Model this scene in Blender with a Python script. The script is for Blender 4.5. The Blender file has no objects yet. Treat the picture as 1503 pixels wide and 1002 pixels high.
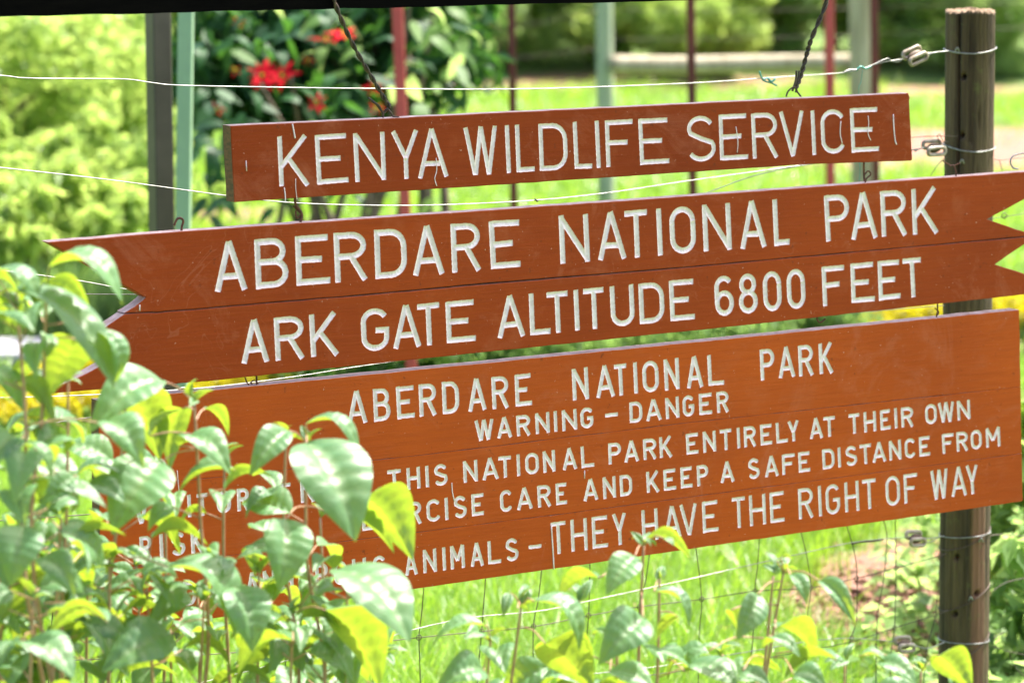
import bpy, math, random
import numpy as np
from mathutils import Vector, Matrix
from mathutils.geometry import delaunay_2d_cdt
random.seed(7); RNG = np.random.default_rng(7)
C = bpy.context.scene.collection
SC = bpy.context.scene
R = math.radians

# ------------------------------------------------------------------ camera
F = 4500.0; CX, CY = 751.5, 501.0
PITCH = math.atan(691.0 / F); CAMH = 2.3
cam = bpy.data.cameras.new('camera'); co = bpy.data.objects.new('camera', cam); C.objects.link(co)
co.location = (0, 0, CAMH); co.rotation_euler = (R(90) - PITCH, 0, 0)
cam.sensor_width = 36; cam.lens = 36 * F / 1503.0; cam.clip_end = 1000; cam.clip_start = 0.1
cam.dof.use_dof = True; cam.dof.focus_distance = 6.38; cam.dof.aperture_fstop = 3.85
SC.camera = co
# ------------------------------------------------------------------ light
SUN = Vector((0.42, 0.30, 0.95)).normalized()
w = bpy.data.worlds.new('World'); SC.world = w; w.use_nodes = True
nt = w.node_tree; nt.nodes.clear()
sky = nt.nodes.new('ShaderNodeTexSky'); sky.sky_type = 'NISHITA'; sky.sun_disc = False
sky.sun_elevation = math.asin(SUN.z); sky.sun_rotation = math.atan2(SUN.x, SUN.y)
sky.air_density = 0.8; sky.dust_density = 4.0; sky.ozone_density = 0.4
bg = nt.nodes.new('ShaderNodeBackground'); bg.inputs[1].default_value = 0.15
wo = nt.nodes.new('ShaderNodeOutputWorld')
nt.links.new(sky.outputs[0], bg.inputs[0]); nt.links.new(bg.outputs[0], wo.inputs[0])
sl = bpy.data.lights.new('sun', 'SUN'); sl.energy = 4.6; sl.angle = R(0.5); sl.color = (1, 0.95, 0.86)
so = bpy.data.objects.new('sun', sl); C.objects.link(so)
so.rotation_euler = SUN.to_track_quat('Z', 'Y').to_euler(); so.location = (0, 0, 20)
SC.view_settings.view_transform = 'Standard'; SC.view_settings.look = 'None'
SC.view_settings.exposure = 1.75; SC.view_settings.gamma = 1.0
SC.view_settings.use_curve_mapping = False
SC.cycles.max_bounces = 8; SC.cycles.diffuse_bounces = 4; SC.cycles.transmission_bounces = 6
SC.cycles.sample_clamp_indirect = 6.0

# ------------------------------------------------------------------ projection helpers
sp_, cp_ = math.sin(PITCH), math.cos(PITCH)
def ray(u, v):
    a, b = (u - CX) / F, -(v - CY) / F
    return Vector((a, cp_ + b * sp_, -sp_ + b * cp_))
def P(u, v, Y):
    d = ray(u, v); return Vector((0, 0, CAMH)) + d * (Y / d.y)
def G(u, v, z=0.0):
    d = ray(u, v); return Vector((0, 0, CAMH)) + d * ((z - CAMH) / d.z)
E = Vector((0.8468, 0.5319, 0)).normalized(); NRM = Vector((E.y, -E.x, 0))   # sign direction, normal to viewer
S0 = Vector((0, 6.4, 0))
def PS(u, v, off=0.0):                       # ray with the sign plane pushed back by off
    d = ray(u, v); o = Vector((0, 0, CAMH)); q = S0 - NRM * off
    t = (q - o).dot(NRM) / d.dot(NRM); return o + d * t
def SZ(u, v):                                # sign-plane coordinates (s, z) in metres
    p = PS(u, v); return ((p - S0).dot(E), p.z)
def W3(s, z, d=0.0):                         # back to world; d = depth behind the front face
    return S0 + E * s - NRM * d + Vector((0, 0, z))

# ------------------------------------------------------------------ object helpers
def meta(o, label=None, cat=None, group=None, kind=None):
    if label: o['label'] = label
    if cat: o['category'] = cat
    if group: o['group'] = group
    if kind: o['kind'] = kind
    return o
def thing(name, loc, label, cat, group=None):
    o = bpy.data.objects.new(name, None); o.empty_display_size = 0.05; C.objects.link(o); o.location = loc
    return meta(o, label, cat, group)
def link(name, me, mat, parent=None, smooth=True):
    if mat and not me.materials: me.materials.append(mat)
    if smooth is not None:
        me.polygons.foreach_set('use_smooth', [smooth] * len(me.polygons))
    o = bpy.data.objects.new(name, me); C.objects.link(o)
    if parent:
        o.parent = parent; o.matrix_parent_inverse = Matrix.Translation(-Vector(parent.location))
    return o
def mk(name, V, Fc, mat, parent=None, smooth=True):
    me = bpy.data.meshes.new(name); me.from_pydata([tuple(v) for v in V], [], Fc); me.update()
    return link(name, me, mat, parent, smooth)
def quads_np(name, V, Q, mat, parent=None, attrs=None, smooth=False):
    me = bpy.data.meshes.new(name); n = len(V); m = len(Q); k = Q.shape[1]
    me.vertices.add(n); me.vertices.foreach_set('co', np.ascontiguousarray(V, dtype=np.float32).ravel())
    me.loops.add(m * k); me.loops.foreach_set('vertex_index', np.ascontiguousarray(Q, dtype=np.int32).ravel())
    me.polygons.add(m); me.polygons.foreach_set('loop_start', np.arange(0, m * k, k, dtype=np.int32))
    try: me.polygons.foreach_set('loop_total', np.full(m, k, dtype=np.int32))
    except Exception: pass
    if attrs:
        for an, av in attrs.items():
            a = me.attributes.new(an, 'FLOAT', 'POINT'); a.data.foreach_set('value', np.ascontiguousarray(av, dtype=np.float32))
    me.update(calc_edges=True); me.validate()
    return link(name, me, mat, parent, smooth)
def catmull(pts, sub=6):
    pts = [Vector(p) for p in pts]
    if len(pts) < 3 or sub < 2: return pts
    out = []; n = len(pts)
    for i in range(n - 1):
        p0 = pts[max(i - 1, 0)]; p1 = pts[i]; p2 = pts[i + 1]; p3 = pts[min(i + 2, n - 1)]
        for k in range(sub):
            t = k / sub
            out.append(0.5 * ((2 * p1) + (p2 - p0) * t + (2 * p0 - 5 * p1 + 4 * p2 - p3) * t * t + (3 * p1 - p0 - 3 * p2 + p3) * t ** 3))
    out.append(pts[-1]); return out
def tube_geo(pts, r, seg=6, sub=6, V=None, Fc=None, closed=False):
    V = [] if V is None else V; Fc = [] if Fc is None else Fc
    c = catmull(pts, sub) if not closed else [Vector(p) for p in pts]
    n = len(c); b0 = len(V); up = None
    for i, p in enumerate(c):
        if closed: t = c[(i + 1) % n] - c[i - 1]
        else: t = c[min(i + 1, n - 1)] - c[max(i - 1, 0)]
        t.normalize()
        if up is None:
            up = t.cross(Vector((0.13, 0.2, 1)))
            if up.length < 1e-3: up = t.cross(Vector((1, 0, 0)))
        up = (up - t * up.dot(t)).normalized(); bn = t.cross(up)
        rr = r(i / (n - 1)) if callable(r) else r
        for k in range(seg):
            a = 2 * math.pi * k / seg
            V.append(p + (up * math.cos(a) + bn * math.sin(a)) * rr)
    m = n if closed else n - 1
    for i in range(m):
        for k in range(seg):
            a = b0 + i * seg + k; b = b0 + i * seg + (k + 1) % seg
            j = ((i + 1) % n) - i
            Fc.append((a, b, b + j * seg, a + j * seg))
    if not closed:
        Fc.append(tuple(b0 + k for k in reversed(range(seg)))); Fc.append(tuple(b0 + (n - 1) * seg + k for k in range(seg)))
    return V, Fc
def tube(name, pts, r, mat, parent=None, seg=6, sub=6):
    V, Fc = tube_geo(pts, r, seg, sub); return mk(name, V, Fc, mat, parent)
def box_geo(c, ax, ay, az, V, Fc, bev=0.0):
    b = len(V); c = Vector(c)
    for sx in (-1, 1):
        for sy in (-1, 1):
            for sz in (-1, 1): V.append(c + ax * sx + ay * sy + az * sz)
    for f in ((0,1,3,2),(4,6,7,5),(0,4,5,1),(2,3,7,6),(0,2,6,4),(1,5,7,3)): Fc.append(tuple(b + i for i in f))

# ------------------------------------------------------------------ materials
def newmat(name):
    m = bpy.data.materials.new(name); m.use_nodes = True; t = m.node_tree
    for n in list(t.nodes): t.nodes.remove(n)
    o = t.nodes.new('ShaderNodeOutputMaterial'); b = t.nodes.new('ShaderNodeBsdfPrincipled')
    t.links.new(b.outputs[0], o.inputs[0]); return m, t, b, o
def N(t, typ, **kw):
    n = t.nodes.new(typ)
    for k, v in kw.items(): setattr(n, k, v)
    return n
def noise(t, scale, detail=4, rough=0.55, stretch=None, dist=0.0, vec=None):
    tc = t.nodes.new('ShaderNodeTexCoord'); mp = t.nodes.new('ShaderNodeMapping')
    t.links.new(tc.outputs['Object'] if vec is None else vec, mp.inputs[0])
    if stretch: mp.inputs['Scale'].default_value = stretch
    n = t.nodes.new('ShaderNodeTexNoise'); n.inputs['Scale'].default_value = scale
    n.inputs['Detail'].default_value = detail; n.inputs['Roughness'].default_value = rough; n.inputs['Distortion'].default_value = dist
    t.links.new(mp.outputs[0], n.inputs['Vector']); return n.outputs['Fac']
def ramp(t, fac, stops):
    r = t.nodes.new('ShaderNodeValToRGB'); e = r.color_ramp.elements
    while len(e) < len(stops): e.new(0.5)
    for i, (p, c) in enumerate(stops): e[i].position = p; e[i].color = (*c, 1) if len(c) == 3 else c
    t.links.new(fac, r.inputs[0]); return r.outputs[0]
def mix(t, fac, a, b, mode='MIX'):
    m = t.nodes.new('ShaderNodeMix'); m.data_type = 'RGBA'; m.blend_type = mode
    for i, s in ((0, fac), (6, a), (7, b)):
        if isinstance(s, (int, float)): m.inputs[i].default_value = s
        elif isinstance(s, tuple): m.inputs[i].default_value = (*s, 1)
        else: t.links.new(s, m.inputs[i])
    return m.outputs[2]
def mathn(t, op, a, b=0.0):
    m = t.nodes.new('ShaderNodeMath'); m.operation = op
    for i, s in ((0, a), (1, b)):
        if isinstance(s, (int, float)): m.inputs[i].default_value = s
        else: t.links.new(s, m.inputs[i])
    return m.outputs[0]
def attr(t, name):
    a = t.nodes.new('ShaderNodeAttribute'); a.attribute_name = name; return a.outputs['Fac']
def bump(t, b, h, strength=0.3, dist=0.002):
    n = t.nodes.new('ShaderNodeBump'); n.inputs['Strength'].default_value = strength; n.inputs['Distance'].default_value = dist
    t.links.new(h, n.inputs['Height']); t.links.new(n.outputs[0], b.inputs['Normal'])
BW = [(0, (0, 0, 0)), (1, (1, 1, 1))]
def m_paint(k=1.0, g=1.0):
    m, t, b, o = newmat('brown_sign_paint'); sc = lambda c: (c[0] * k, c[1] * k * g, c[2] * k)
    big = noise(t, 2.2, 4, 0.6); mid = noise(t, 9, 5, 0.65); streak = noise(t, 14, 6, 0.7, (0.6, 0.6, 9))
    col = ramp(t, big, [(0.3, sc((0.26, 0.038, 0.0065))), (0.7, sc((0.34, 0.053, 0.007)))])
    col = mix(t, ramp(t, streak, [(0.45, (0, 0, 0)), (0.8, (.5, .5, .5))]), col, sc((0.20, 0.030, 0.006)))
    # dusty bloom (wear), patchy
    col = mix(t, ramp(t, mid, [(0.56, (0, 0, 0)), (0.78, (0.26, 0.26, 0.26))]), col, (0.45, 0.15, 0.07))
    blo = noise(t, 5.5, 7, 0.72, dist=1.2)
    col = mix(t, ramp(t, blo, [(0.55, (0, 0, 0)), (0.66, (0.15, 0.15, 0.15))]), col, (0.52, 0.20, 0.12))
    fad = noise(t, 30, 7, 0.75, (0.25, 0.25, 6))
    col = mix(t, ramp(t, fad, [(0.50, (0, 0, 0)), (0.75, (0.08, 0.08, 0.08))]), col, sc((0.50, 0.16, 0.075)))
    scr = noise(t, 5, 2, 0.5, dist=2.5); lnm = noise(t, 3.1, 2, 0.5)
    ln = ramp(t, scr, [(0.494, (0, 0, 0)), (0.498, (.2, .2, .2)), (0.502, (0, 0, 0))])
    col = mix(t, mix(t, ramp(t, lnm, [(0.55, (0, 0, 0)), (0.62, (1, 1, 1))]), (0, 0, 0), ln), col, (0.55, 0.26, 0.17))
    spk = noise(t, 160, 2, 0.5)
    col = mix(t, ramp(t, spk, [(0.735, (0, 0, 0)), (0.77, (0.75, .75, .75))]), col, (0.55, 0.33, 0.24))
    dk = noise(t, 60, 3, 0.6)
    col = mix(t, ramp(t, dk, [(0.27, (.6, .6, .6)), (0.33, (0, 0, 0))]), col, (0.12, 0.03, 0.012))
    t.links.new(col, b.inputs['Base Color'])
    t.links.new(ramp(t, mid, [(0.3, (.42, .42, .42)), (0.7, (.62, .62, .62))]), b.inputs['Roughness'])
    b.inputs['Specular IOR Level'].default_value = 0.10
    g = noise(t, 40, 8, 0.7, (0.35, 0.35, 5)); g2 = noise(t, 350, 3, 0.6)
    bump(t, b, mathn(t, 'ADD', g, mathn(t, 'MULTIPLY', g2, 0.25)), 0.6, 0.0014); return m
def m_letter():
    m, t, b, o = newmat('white_letter_paint')
    a = noise(t, 60, 5, 0.65); c = noise(t, 220, 4, 0.6); e = attr(t, 'edge')
    col = ramp(t, a, [(0.32, (0.72, 0.57, 0.55)), (0.6, (0.88, 0.74, 0.74))])
    em = mathn(t, 'MULTIPLY', mathn(t, 'GREATER_THAN', mathn(t, 'ADD', e, mathn(t, 'MULTIPLY', a, 0.45)), 1.08), 0.55)
    col = mix(t, em, col, (0.42, 0.22, 0.13))
    col = mix(t, ramp(t, c, [(0.66, (0, 0, 0)), (0.72, (.6, .6, .6))]), col, (0.42, 0.32, 0.25))
    t.links.new(col, b.inputs['Base Color']); b.inputs['Roughness'].default_value = 0.5
    ln2 = noise(t, 90, 5, 0.7, (1, 1, .3)); col
    bump(t, b, mathn(t, 'ADD', a, ln2), 0.8, 0.0025); return m
def m_simple(name, c1, c2, scale=8, rough=0.6, stretch=None, metal=0.0, bs=0.3, bd=0.002, detail=5):
    m, t, b, o = newmat(name); n = noise(t, scale, detail, 0.6, stretch)
    t.links.new(ramp(t, n, [(0.35, c1), (0.65, c2)]), b.inputs['Base Color'])
    b.inputs['Roughness'].default_value = rough; b.inputs['Metallic'].default_value = metal
    bump(t, b, n, bs, bd); return m
def m_leafy(name, dark, light, trans, rough=0.35, tf=0.45, veins=False, under=None, spec=0.5):
    m, t, b, o = newmat(name); a = attr(t, 'tint'); n = noise(t, 9, 3)
    oi = t.nodes.new('ShaderNodeObjectInfo').outputs['Random']
    f = mathn(t, 'FRACT', mathn(t, 'ADD', a, oi))
    if veins: f = oi
    col = mix(t, f, dark, light)
    if under:
        gm = t.nodes.new('ShaderNodeNewGeometry'); col = mix(t, gm.outputs['Backfacing'], col, under)
    if veins:
        vn = attr(t, 'vein'); col = mix(t, mathn(t, 'MULTIPLY', vn, 0.55), col, (0.22, 0.33, 0.13))
    if 'grass' in name: col = mix(t, mathn(t, 'GREATER_THAN', a, 0.93), col, (0.42, 0.36, 0.16))
    if veins:
        sp = noise(t, 14, 4, .6); br = mathn(t, 'MULTIPLY', mathn(t, 'GREATER_THAN', mathn(t, 'ADD', sp, mathn(t, 'MULTIPLY', oi, .12)), .77), .7)
        col = mix(t, br, col, (0.22, 0.12, 0.04)); col = mix(t, ramp(t, noise(t, 3.5, 3), [(.4, (0, 0, 0)), (.7, (.35, .35, .35))]), col, (0.16, 0.24, 0.10))
    t.links.new(col, b.inputs['Base Color']); b.inputs['Roughness'].default_value = rough
    b.inputs['Specular IOR Level'].default_value = spec
    tr = t.nodes.new('ShaderNodeBsdfTranslucent')
    tcol = mix(t, f, tuple(x * 0.75 for x in trans), trans)
    if veins: tcol = mix(t, mathn(t, 'MULTIPLY', vn, 0.5), tcol, (0.16, 0.22, 0.02)); tcol = mix(t, br, tcol, (0.10, 0.05, 0.01)); tcol = mix(t, ramp(t, noise(t, 5, 4), [(.35, (0, 0, 0)), (.7, (.5, .5, .5))]), tcol, (0.42, 0.46, 0.03))
    t.links.new(tcol, tr.inputs[0])
    ms = t.nodes.new('ShaderNodeMixShader'); ms.inputs[0].default_value = tf
    t.links.new(b.outputs[0], ms.inputs[1]); t.links.new(tr.outputs[0], ms.inputs[2]); t.links.new(ms.outputs[0], o.inputs[0])
    if veins:
        nn = noise(t, 60, 4); bump(t, b, nn, 0.25, 0.002)
    return m
M = {}
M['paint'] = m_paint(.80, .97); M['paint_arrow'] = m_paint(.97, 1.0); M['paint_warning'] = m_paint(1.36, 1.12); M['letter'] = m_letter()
M['board_end'] = m_simple('mossy_end_grain', (0.07, 0.045, 0.012), (0.17, 0.075, 0.025), 60, 0.8, (1, 1, 3))
M['sunlit_edge'] = m_simple('sunlit_board_edge', (0.42, 0.25, 0.20), (0.62, 0.46, 0.42), 40, 0.7, (1, 1, 1))  # pale pink of sun on upward-facing board edges put into the colour
M['black_beam'] = m_simple('dark_stained_beam', (0.0012, 0.001, 0.001), (0.003, 0.0024, 0.002), 12, 0.95, (1, 1, 6))
M['black_beam'].node_tree.nodes['Principled BSDF'].inputs['Specular IOR Level'].default_value = 0.05
M['rust'] = m_simple('rusty_iron', (0.05, 0.018, 0.009), (0.16, 0.05, 0.02), 120, 0.75)
M['black_wire'] = m_simple('blackened_wire', (0.012, 0.008, 0.006), (0.07, 0.04, 0.022), 90, 0.6)
M['galv'] = m_simple('galvanised_wire', (0.20, 0.20, 0.19), (0.38, 0.38, 0.36), 50, 0.45, metal=0.5)
M['mesh_wire'] = m_simple('rusting_fence_wire', (0.035, 0.024, 0.018), (0.12, 0.08, 0.055), 30, 0.6)
M['green_wire'] = m_simple('green_plastic_wire', (0.03, 0.24, 0.18), (0.06, 0.34, 0.27), 40, 0.4)
M['ceramic'] = m_simple('glazed_insulator', (0.20, 0.155, 0.10), (0.46, 0.40, 0.31), 45, 0.35)
M['ceramic_dark'] = m_simple('dirty_insulator_core', (0.06, 0.035, 0.02), (0.14, 0.09, 0.05), 60, 0.6)
M['mint'] = m_simple('mint_green_paint', (0.22, 0.35, 0.22), (0.29, 0.43, 0.28), 3, 0.45, (1, 1, .5), bd=0.0005)
M['greypost'] = m_simple('dark_steel_paint', (0.040, 0.032, 0.022), (0.075, 0.062, 0.045), 4, 0.5, bd=0.0005)
M['redpole'] = m_simple('faded_red_pole_paint', (0.38, 0.045, 0.045), (0.48, 0.075, 0.07), 4, 0.5, bd=0.0005)
M['maroon'] = m_simple('shaded_red_pole_paint', (0.09, 0.012, 0.010), (0.14, 0.018, 0.014), 4, 0.5, bd=0.0005)  # darker copy of the pole red; shade on some poles put into the colour
M['palewood'] = m_simple('treated_pale_log', (0.20, 0.27, 0.17), (0.36, 0.40, 0.28), 10, 0.8, (3, 3, .3), bd=0.006)
M['beigewood'] = m_simple('weathered_beige_log', (0.24, 0.20, 0.12), (0.46, 0.40, 0.28), 10, 0.8, (3, 3, .3), bd=0.006)
M['concrete'] = m_simple('pale_concrete', (0.26, 0.25, 0.27), (0.36, 0.35, 0.38), 14, 0.8)
M['bark'] = m_simple('grey_brown_bark', (0.09, 0.065, 0.045), (0.20, 0.15, 0.10), 25, 0.85, (1, 1, .3), bd=0.01)
M['twig'] = m_simple('pinkish_young_stem', (0.30, 0.15, 0.08), (0.42, 0.26, 0.16), 60, 0.5)
M['leaf'] = m_leafy('broad_leaf', (0.07, 0.18, 0.085), (0.13, 0.28, 0.13), (0.37, 0.54, 0.03), 0.42, 0.46, True, (0.19, 0.27, 0.07), 0.75)
M['poin'] = m_leafy('dark_garden_leaf', (0.010, 0.045, 0.016), (0.03, 0.095, 0.03), (0.10, 0.28, 0.03), 0.5, 0.32, spec=0.22)
M['bract'] = m_leafy('red_bract', (0.50, 0.004, 0.012), (0.62, 0.012, 0.03), (0.70, 0.006, 0.05), 0.7, 0.45, spec=0.08)
M['bush_bright'] = m_leafy('bright_scrub_leaf', (0.09, 0.19, 0.03), (0.26, 0.36, 0.07), (0.66, 0.84, 0.20), 0.45, 0.5)
M['bush_mid'] = m_leafy('mid_green_leaf', (0.07, 0.16, 0.045), (0.18, 0.28, 0.09), (0.54, 0.74, 0.22), 0.5, 0.56, spec=.3)
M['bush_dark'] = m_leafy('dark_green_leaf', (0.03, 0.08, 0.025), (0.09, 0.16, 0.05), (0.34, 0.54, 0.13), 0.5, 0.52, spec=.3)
M['gold'] = m_leafy('golden_hedge_leaf', (0.22, 0.20, 0.01), (0.50, 0.42, 0.012), (0.80, 0.72, 0.01), 0.4, 0.42)
M['grass'] = m_leafy('long_grass_blade', (0.08, 0.18, 0.016), (0.20, 0.34, 0.04), (0.46, 0.74, 0.04), 0.35, 0.48)
def m_post():
    m, t, b, o = newmat('old_fence_post_wood')
    st = noise(t, 26, 7, 0.7, (1.6, 1.6, 0.09)); bl = noise(t, 5, 4, 0.6, (1, 1, .5)); a = attr(t, 'red')
    olive = ramp(t, st, [(0.35, (0.024, 0.015, 0.005)), (0.52, (0.085, 0.056, 0.022)), (0.7, (0.15, 0.104, 0.046))])
    red = ramp(t, st, [(0.35, (0.06, 0.025, 0.012)), (0.6, (0.20, 0.095, 0.05))])
    col = mix(t, ramp(t, mathn(t, 'ADD', a, mathn(t, 'MULTIPLY', bl, 0.5)), [(0.62, (0, 0, 0)), (0.8, (1, 1, 1))]), olive, red)
    moss = noise(t, 22, 5, 0.65)
    col = mix(t, ramp(t, moss, [(0.6, (0, 0, 0)), (0.72, (.6, .6, .6))]), col, (0.12, 0.13, 0.03))
    col = mix(t, attr(t, 'top'), col, (0.20, 0.13, 0.075))
    t.links.new(col, b.inputs['Base Color']); b.inputs['Roughness'].default_value = 0.8
    bump(t, b, mathn(t, 'ADD', st, mathn(t, 'MULTIPLY', noise(t, 90, 5, .7, (1, 1, .25)), .6)), 1.0, 0.006); return m
M['post'] = m_post()
def m_ground():
    m, t, b, o = newmat('meadow_ground')
    n1 = noise(t, 1.1, 6, 0.6); n2 = noise(t, 9, 6, 0.7); n3 = noise(t, 45, 5, 0.7)
    col = ramp(t, n1, [(0.3, (0.05, 0.11, 0.016)), (0.65, (0.13, 0.21, 0.035))])
    col = mix(t, ramp(t, n2, [(0.4, (0, 0, 0)), (0.7, (.7, .7, .7))]), col, (0.17, 0.24, 0.05))
    s = mathn(t, 'ADD', attr(t, 'soil'), mathn(t, 'MULTIPLY', mathn(t, 'SUBTRACT', n2, 0.5), 1.3))
    soil = ramp(t, n3, [(0.3, (0.17, 0.07, 0.045)), (0.7, (0.34, 0.17, 0.115))])
    col = mix(t, ramp(t, s, [(0.42, (0, 0, 0)), (0.6, (1, 1, 1))]), col, soil)
    t.links.new(col, b.inputs['Base Color']); b.inputs['Roughness'].default_value = 0.9
    bump(t, b, n3, 0.6, 0.03); return m
M['ground'] = m_ground()

# ------------------------------------------------------------------ ground
soil_spots = [(G(1440, 218), 2.6, 2.2), (G(1250, 232), 2.2, 1.2), (G(1120, 126), 1.6, .8), (G(1440, 132), 1.2, .9), (G(840, 122), 1.2, .9),
              (G(600, 130), 1.3, 1.0), (G(300, 130), 1.4, 2.0), (G(335, 322), .5, .5), (G(1330, 140), .9, .6), (G(1315, 900), .45, .5), (G(1390, 850), .5, .6)]
def gz(x, y):
    h = 0.02 * np.sin(x * 1.3 + 0.5 * y) + 0.015 * np.sin(y * 1.9 - x * .6)
    return h + np.where(y > 34, (y - 34) * 0.13, 0) + np.where(x < -3, 0, 0)
def make_ground():
    n = 260
    gx = np.linspace(-1, 1, n); gx = np.sign(gx) * np.abs(gx) ** 1.9 * 110
    gy = np.linspace(0, 1, n) ** 1.7 * 190 - 8
    X, Y = np.meshgrid(gx, gy); Z = gz(X, Y)
    soil = np.zeros_like(X)
    for c, a, b in soil_spots:
        soil = np.maximum(soil, np.exp(-(((X - c.x) / a) ** 2 + ((Y - c.y) / b) ** 2) * 0.8))
    V = np.stack([X, Y, Z], -1).reshape(-1, 3)
    i = np.arange(n - 1); I, J = np.meshgrid(i, i); a = (J * n + I).ravel()
    Q = np.stack([a, a + 1, a + n + 1, a + n], 1)
    o = quads_np('ground', V, Q, M['ground'], None, {'soil': soil.ravel()}, True); o['kind'] = 'structure'
make_ground()

# ------------------------------------------------------------------ stroke alphabet (unit box, centre lines, b = outer edge)
def arc(cx, cy, rx, ry, a0, a1, n=9):
    return [(cx + rx * math.cos(R(a0 + (a1 - a0) * i / n)), cy + ry * math.sin(R(a0 + (a1 - a0) * i / n))) for i in range(n + 1)]
# coordinates run 0..1 over the centre-line box; x and y are inset by half a stroke when placed
def glyph(c):
    A = arc
    g = {
     'A': [[(0, 'B'), (.5, 'T')], [(.5, 'T'), (1, 'B')], [(.2, .27), (.8, .27)]],
     'B': [[(0, 'B'), (0, 'T')], [(0, 1), (.55, 1)] + A(.55, .765, .38, .235, 90, -90, 8) + [(0, .53)], [(.55, .53)] + A(.58, .265, .42, .265, 90, -90, 8) + [(0, 0)]],
     'C': [A(.5, .72, .5, .28, 25, 90, 5) + A(.5, .72, .5, .28, 95, 180, 6) + A(.5, .28, .5, .28, 180, 270, 6) + A(.5, .28, .5, .28, 275, 335, 5)],
     'D': [[(0, 'B'), (0, 'T')], [(0, 1), (.5, 1)] + A(.5, .66, .5, .34, 90, 0, 6) + A(.5, .34, .5, .34, 0, -90, 6) + [(0, 0)]],
     'E': [[(0, 'B'), (0, 'T')], [(0, 1), ('R', 1)], [(0, .51), (.84, .51)], [(0, 0), ('R', 0)]],
     'F': [[(0, 'B'), (0, 'T')], [(0, 1), ('R', 1)], [(0, .52), (.85, .52)]],
     'G': [A(.5, .72, .5, .28, 25, 90, 5) + A(.5, .72, .5, .28, 95, 180, 6) + A(.5, .28, .5, .28, 180, 360, 12) + [(1, .47)], [('R', .47), (.52, .47)]],
     'H': [[(0, 'B'), (0, 'T')], [(1, 'B'), (1, 'T')], [(0, .5), (1, .5)]],
     'I': [[(.5, 'B'), (.5, 'T')]],
     'K': [[(0, 'B'), (0, 'T')], [(.98, 'T'), (.02, .36)], [(.33, .56), (1, 'B')]],
     'L': [[(0, 'B'), (0, 'T')], [(0, 0), ('R', 0)]],
     'M': [[(0, 'B'), (0, 'T')], [(0, 'T'), (.5, .3)], [(.5, .3), (1, 'T')], [(1, 'B'), (1, 'T')]],
     'N': [[(0, 'B'), (0, 'T')], [(.02, 1), (.98, 0)], [(1, 'B'), (1, 'T')]],
     'O': [A(.5, .7, .5, .3, 0, 180, 14) + A(.5, .3, .5, .3, 180, 360, 14) + [(1, .7)]],
     'P': [[(0, 'B'), (0, 'T')], [(0, 1), (.5, 1)] + A(.55, .74, .45, .26, 90, -90, 10) + [(0, .48)]],
     'R': [[(0, 'B'), (0, 'T')], [(0, 1), (.5, 1)] + A(.53, .755, .45, .245, 90, -90, 10) + [(0, .51)], [(.5, .5), (1, 'B')]],
     'S': [A(.5, .745, .47, .255, 25, 90, 5) + A(.5, .745, .47, .255, 100, 205, 8) + [(.5, .5)] + A(.5, .265, .5, .265, 30, -90, 9) + A(.5, .265, .5, .265, -100, -152, 4)],
     'T': [[('L', 1), ('R', 1)], [(.5, 'B'), (.5, 1)]],
     'U': [[(0, 'T'), (0, .3)] + A(.5, .28, .5, .28, 180, 360, 12) + [(1, 'T')]],
     'V': [[(0, 'T'), (.5, 'B')], [(.5, 'B'), (1, 'T')]],
     'W': [[(0, 'T'), (.26, 'B')], [(.26, 'B'), (.5, 'T')], [(.5, 'T'), (.74, 'B')], [(.74, 'B'), (1, 'T')]],
     'X': [[(0, 'T'), (1, 'B')], [(0, 'B'), (1, 'T')]],
     'Y': [[(0, 'T'), (.5, .42)], [(.5, .42), (1, 'T')], [(.5, 'B'), (.5, .42)]],
     '6': [A(.5, .74, .5, .26, 35, 180, 10) + [(0, .3)] + A(.5, .29, .5, .29, 180, 540, 18)],
     '8': [A(.5, .765, .43, .235, -90, 270, 18), A(.5, .27, .5, .27, 90, 450, 18)],
     '0': [A(.5, .7, .5, .3, 0, 180, 14) + A(.5, .3, .5, .3, 180, 360, 14) + [(1, .7)]],
     '-': [[('L', .5), ('R', .5)]],
    }
    return g[c]
# a line: text as [char, x0, x1] in photo pixels, cap line and base line, stroke width (mm)
LEAN = 0.045
def seg_sdf(S, Z, segs, hw):
    """segs: list of (x0,z0,x1,z1, cap0, cap1); cap True = rounded joint"""
    d = np.full(S.shape, 1e3)
    for (x0, z0, x1, z1, c0, c1) in segs:
        dx, dz = x1 - x0, z1 - z0; L = math.hypot(dx, dz)
        if L < 1e-6: continue
        ux, uz = dx / L, dz / L; px, pz = S - x0, Z - z0
        al = px * ux + pz * uz; pe = np.abs(-px * uz + pz * ux) - hw
        en = np.maximum(-al, al - L); dd = np.maximum(pe, en)
        out = (pe > 0) & (en > 0); dd = np.where(out, np.hypot(pe, en), dd)
        d = np.minimum(d, dd)
        if c0: d = np.minimum(d, np.hypot(px, pz) - hw)
        if c1: d = np.minimum(d, np.hypot(S - x1, Z - z1) - hw)
    return d
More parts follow.
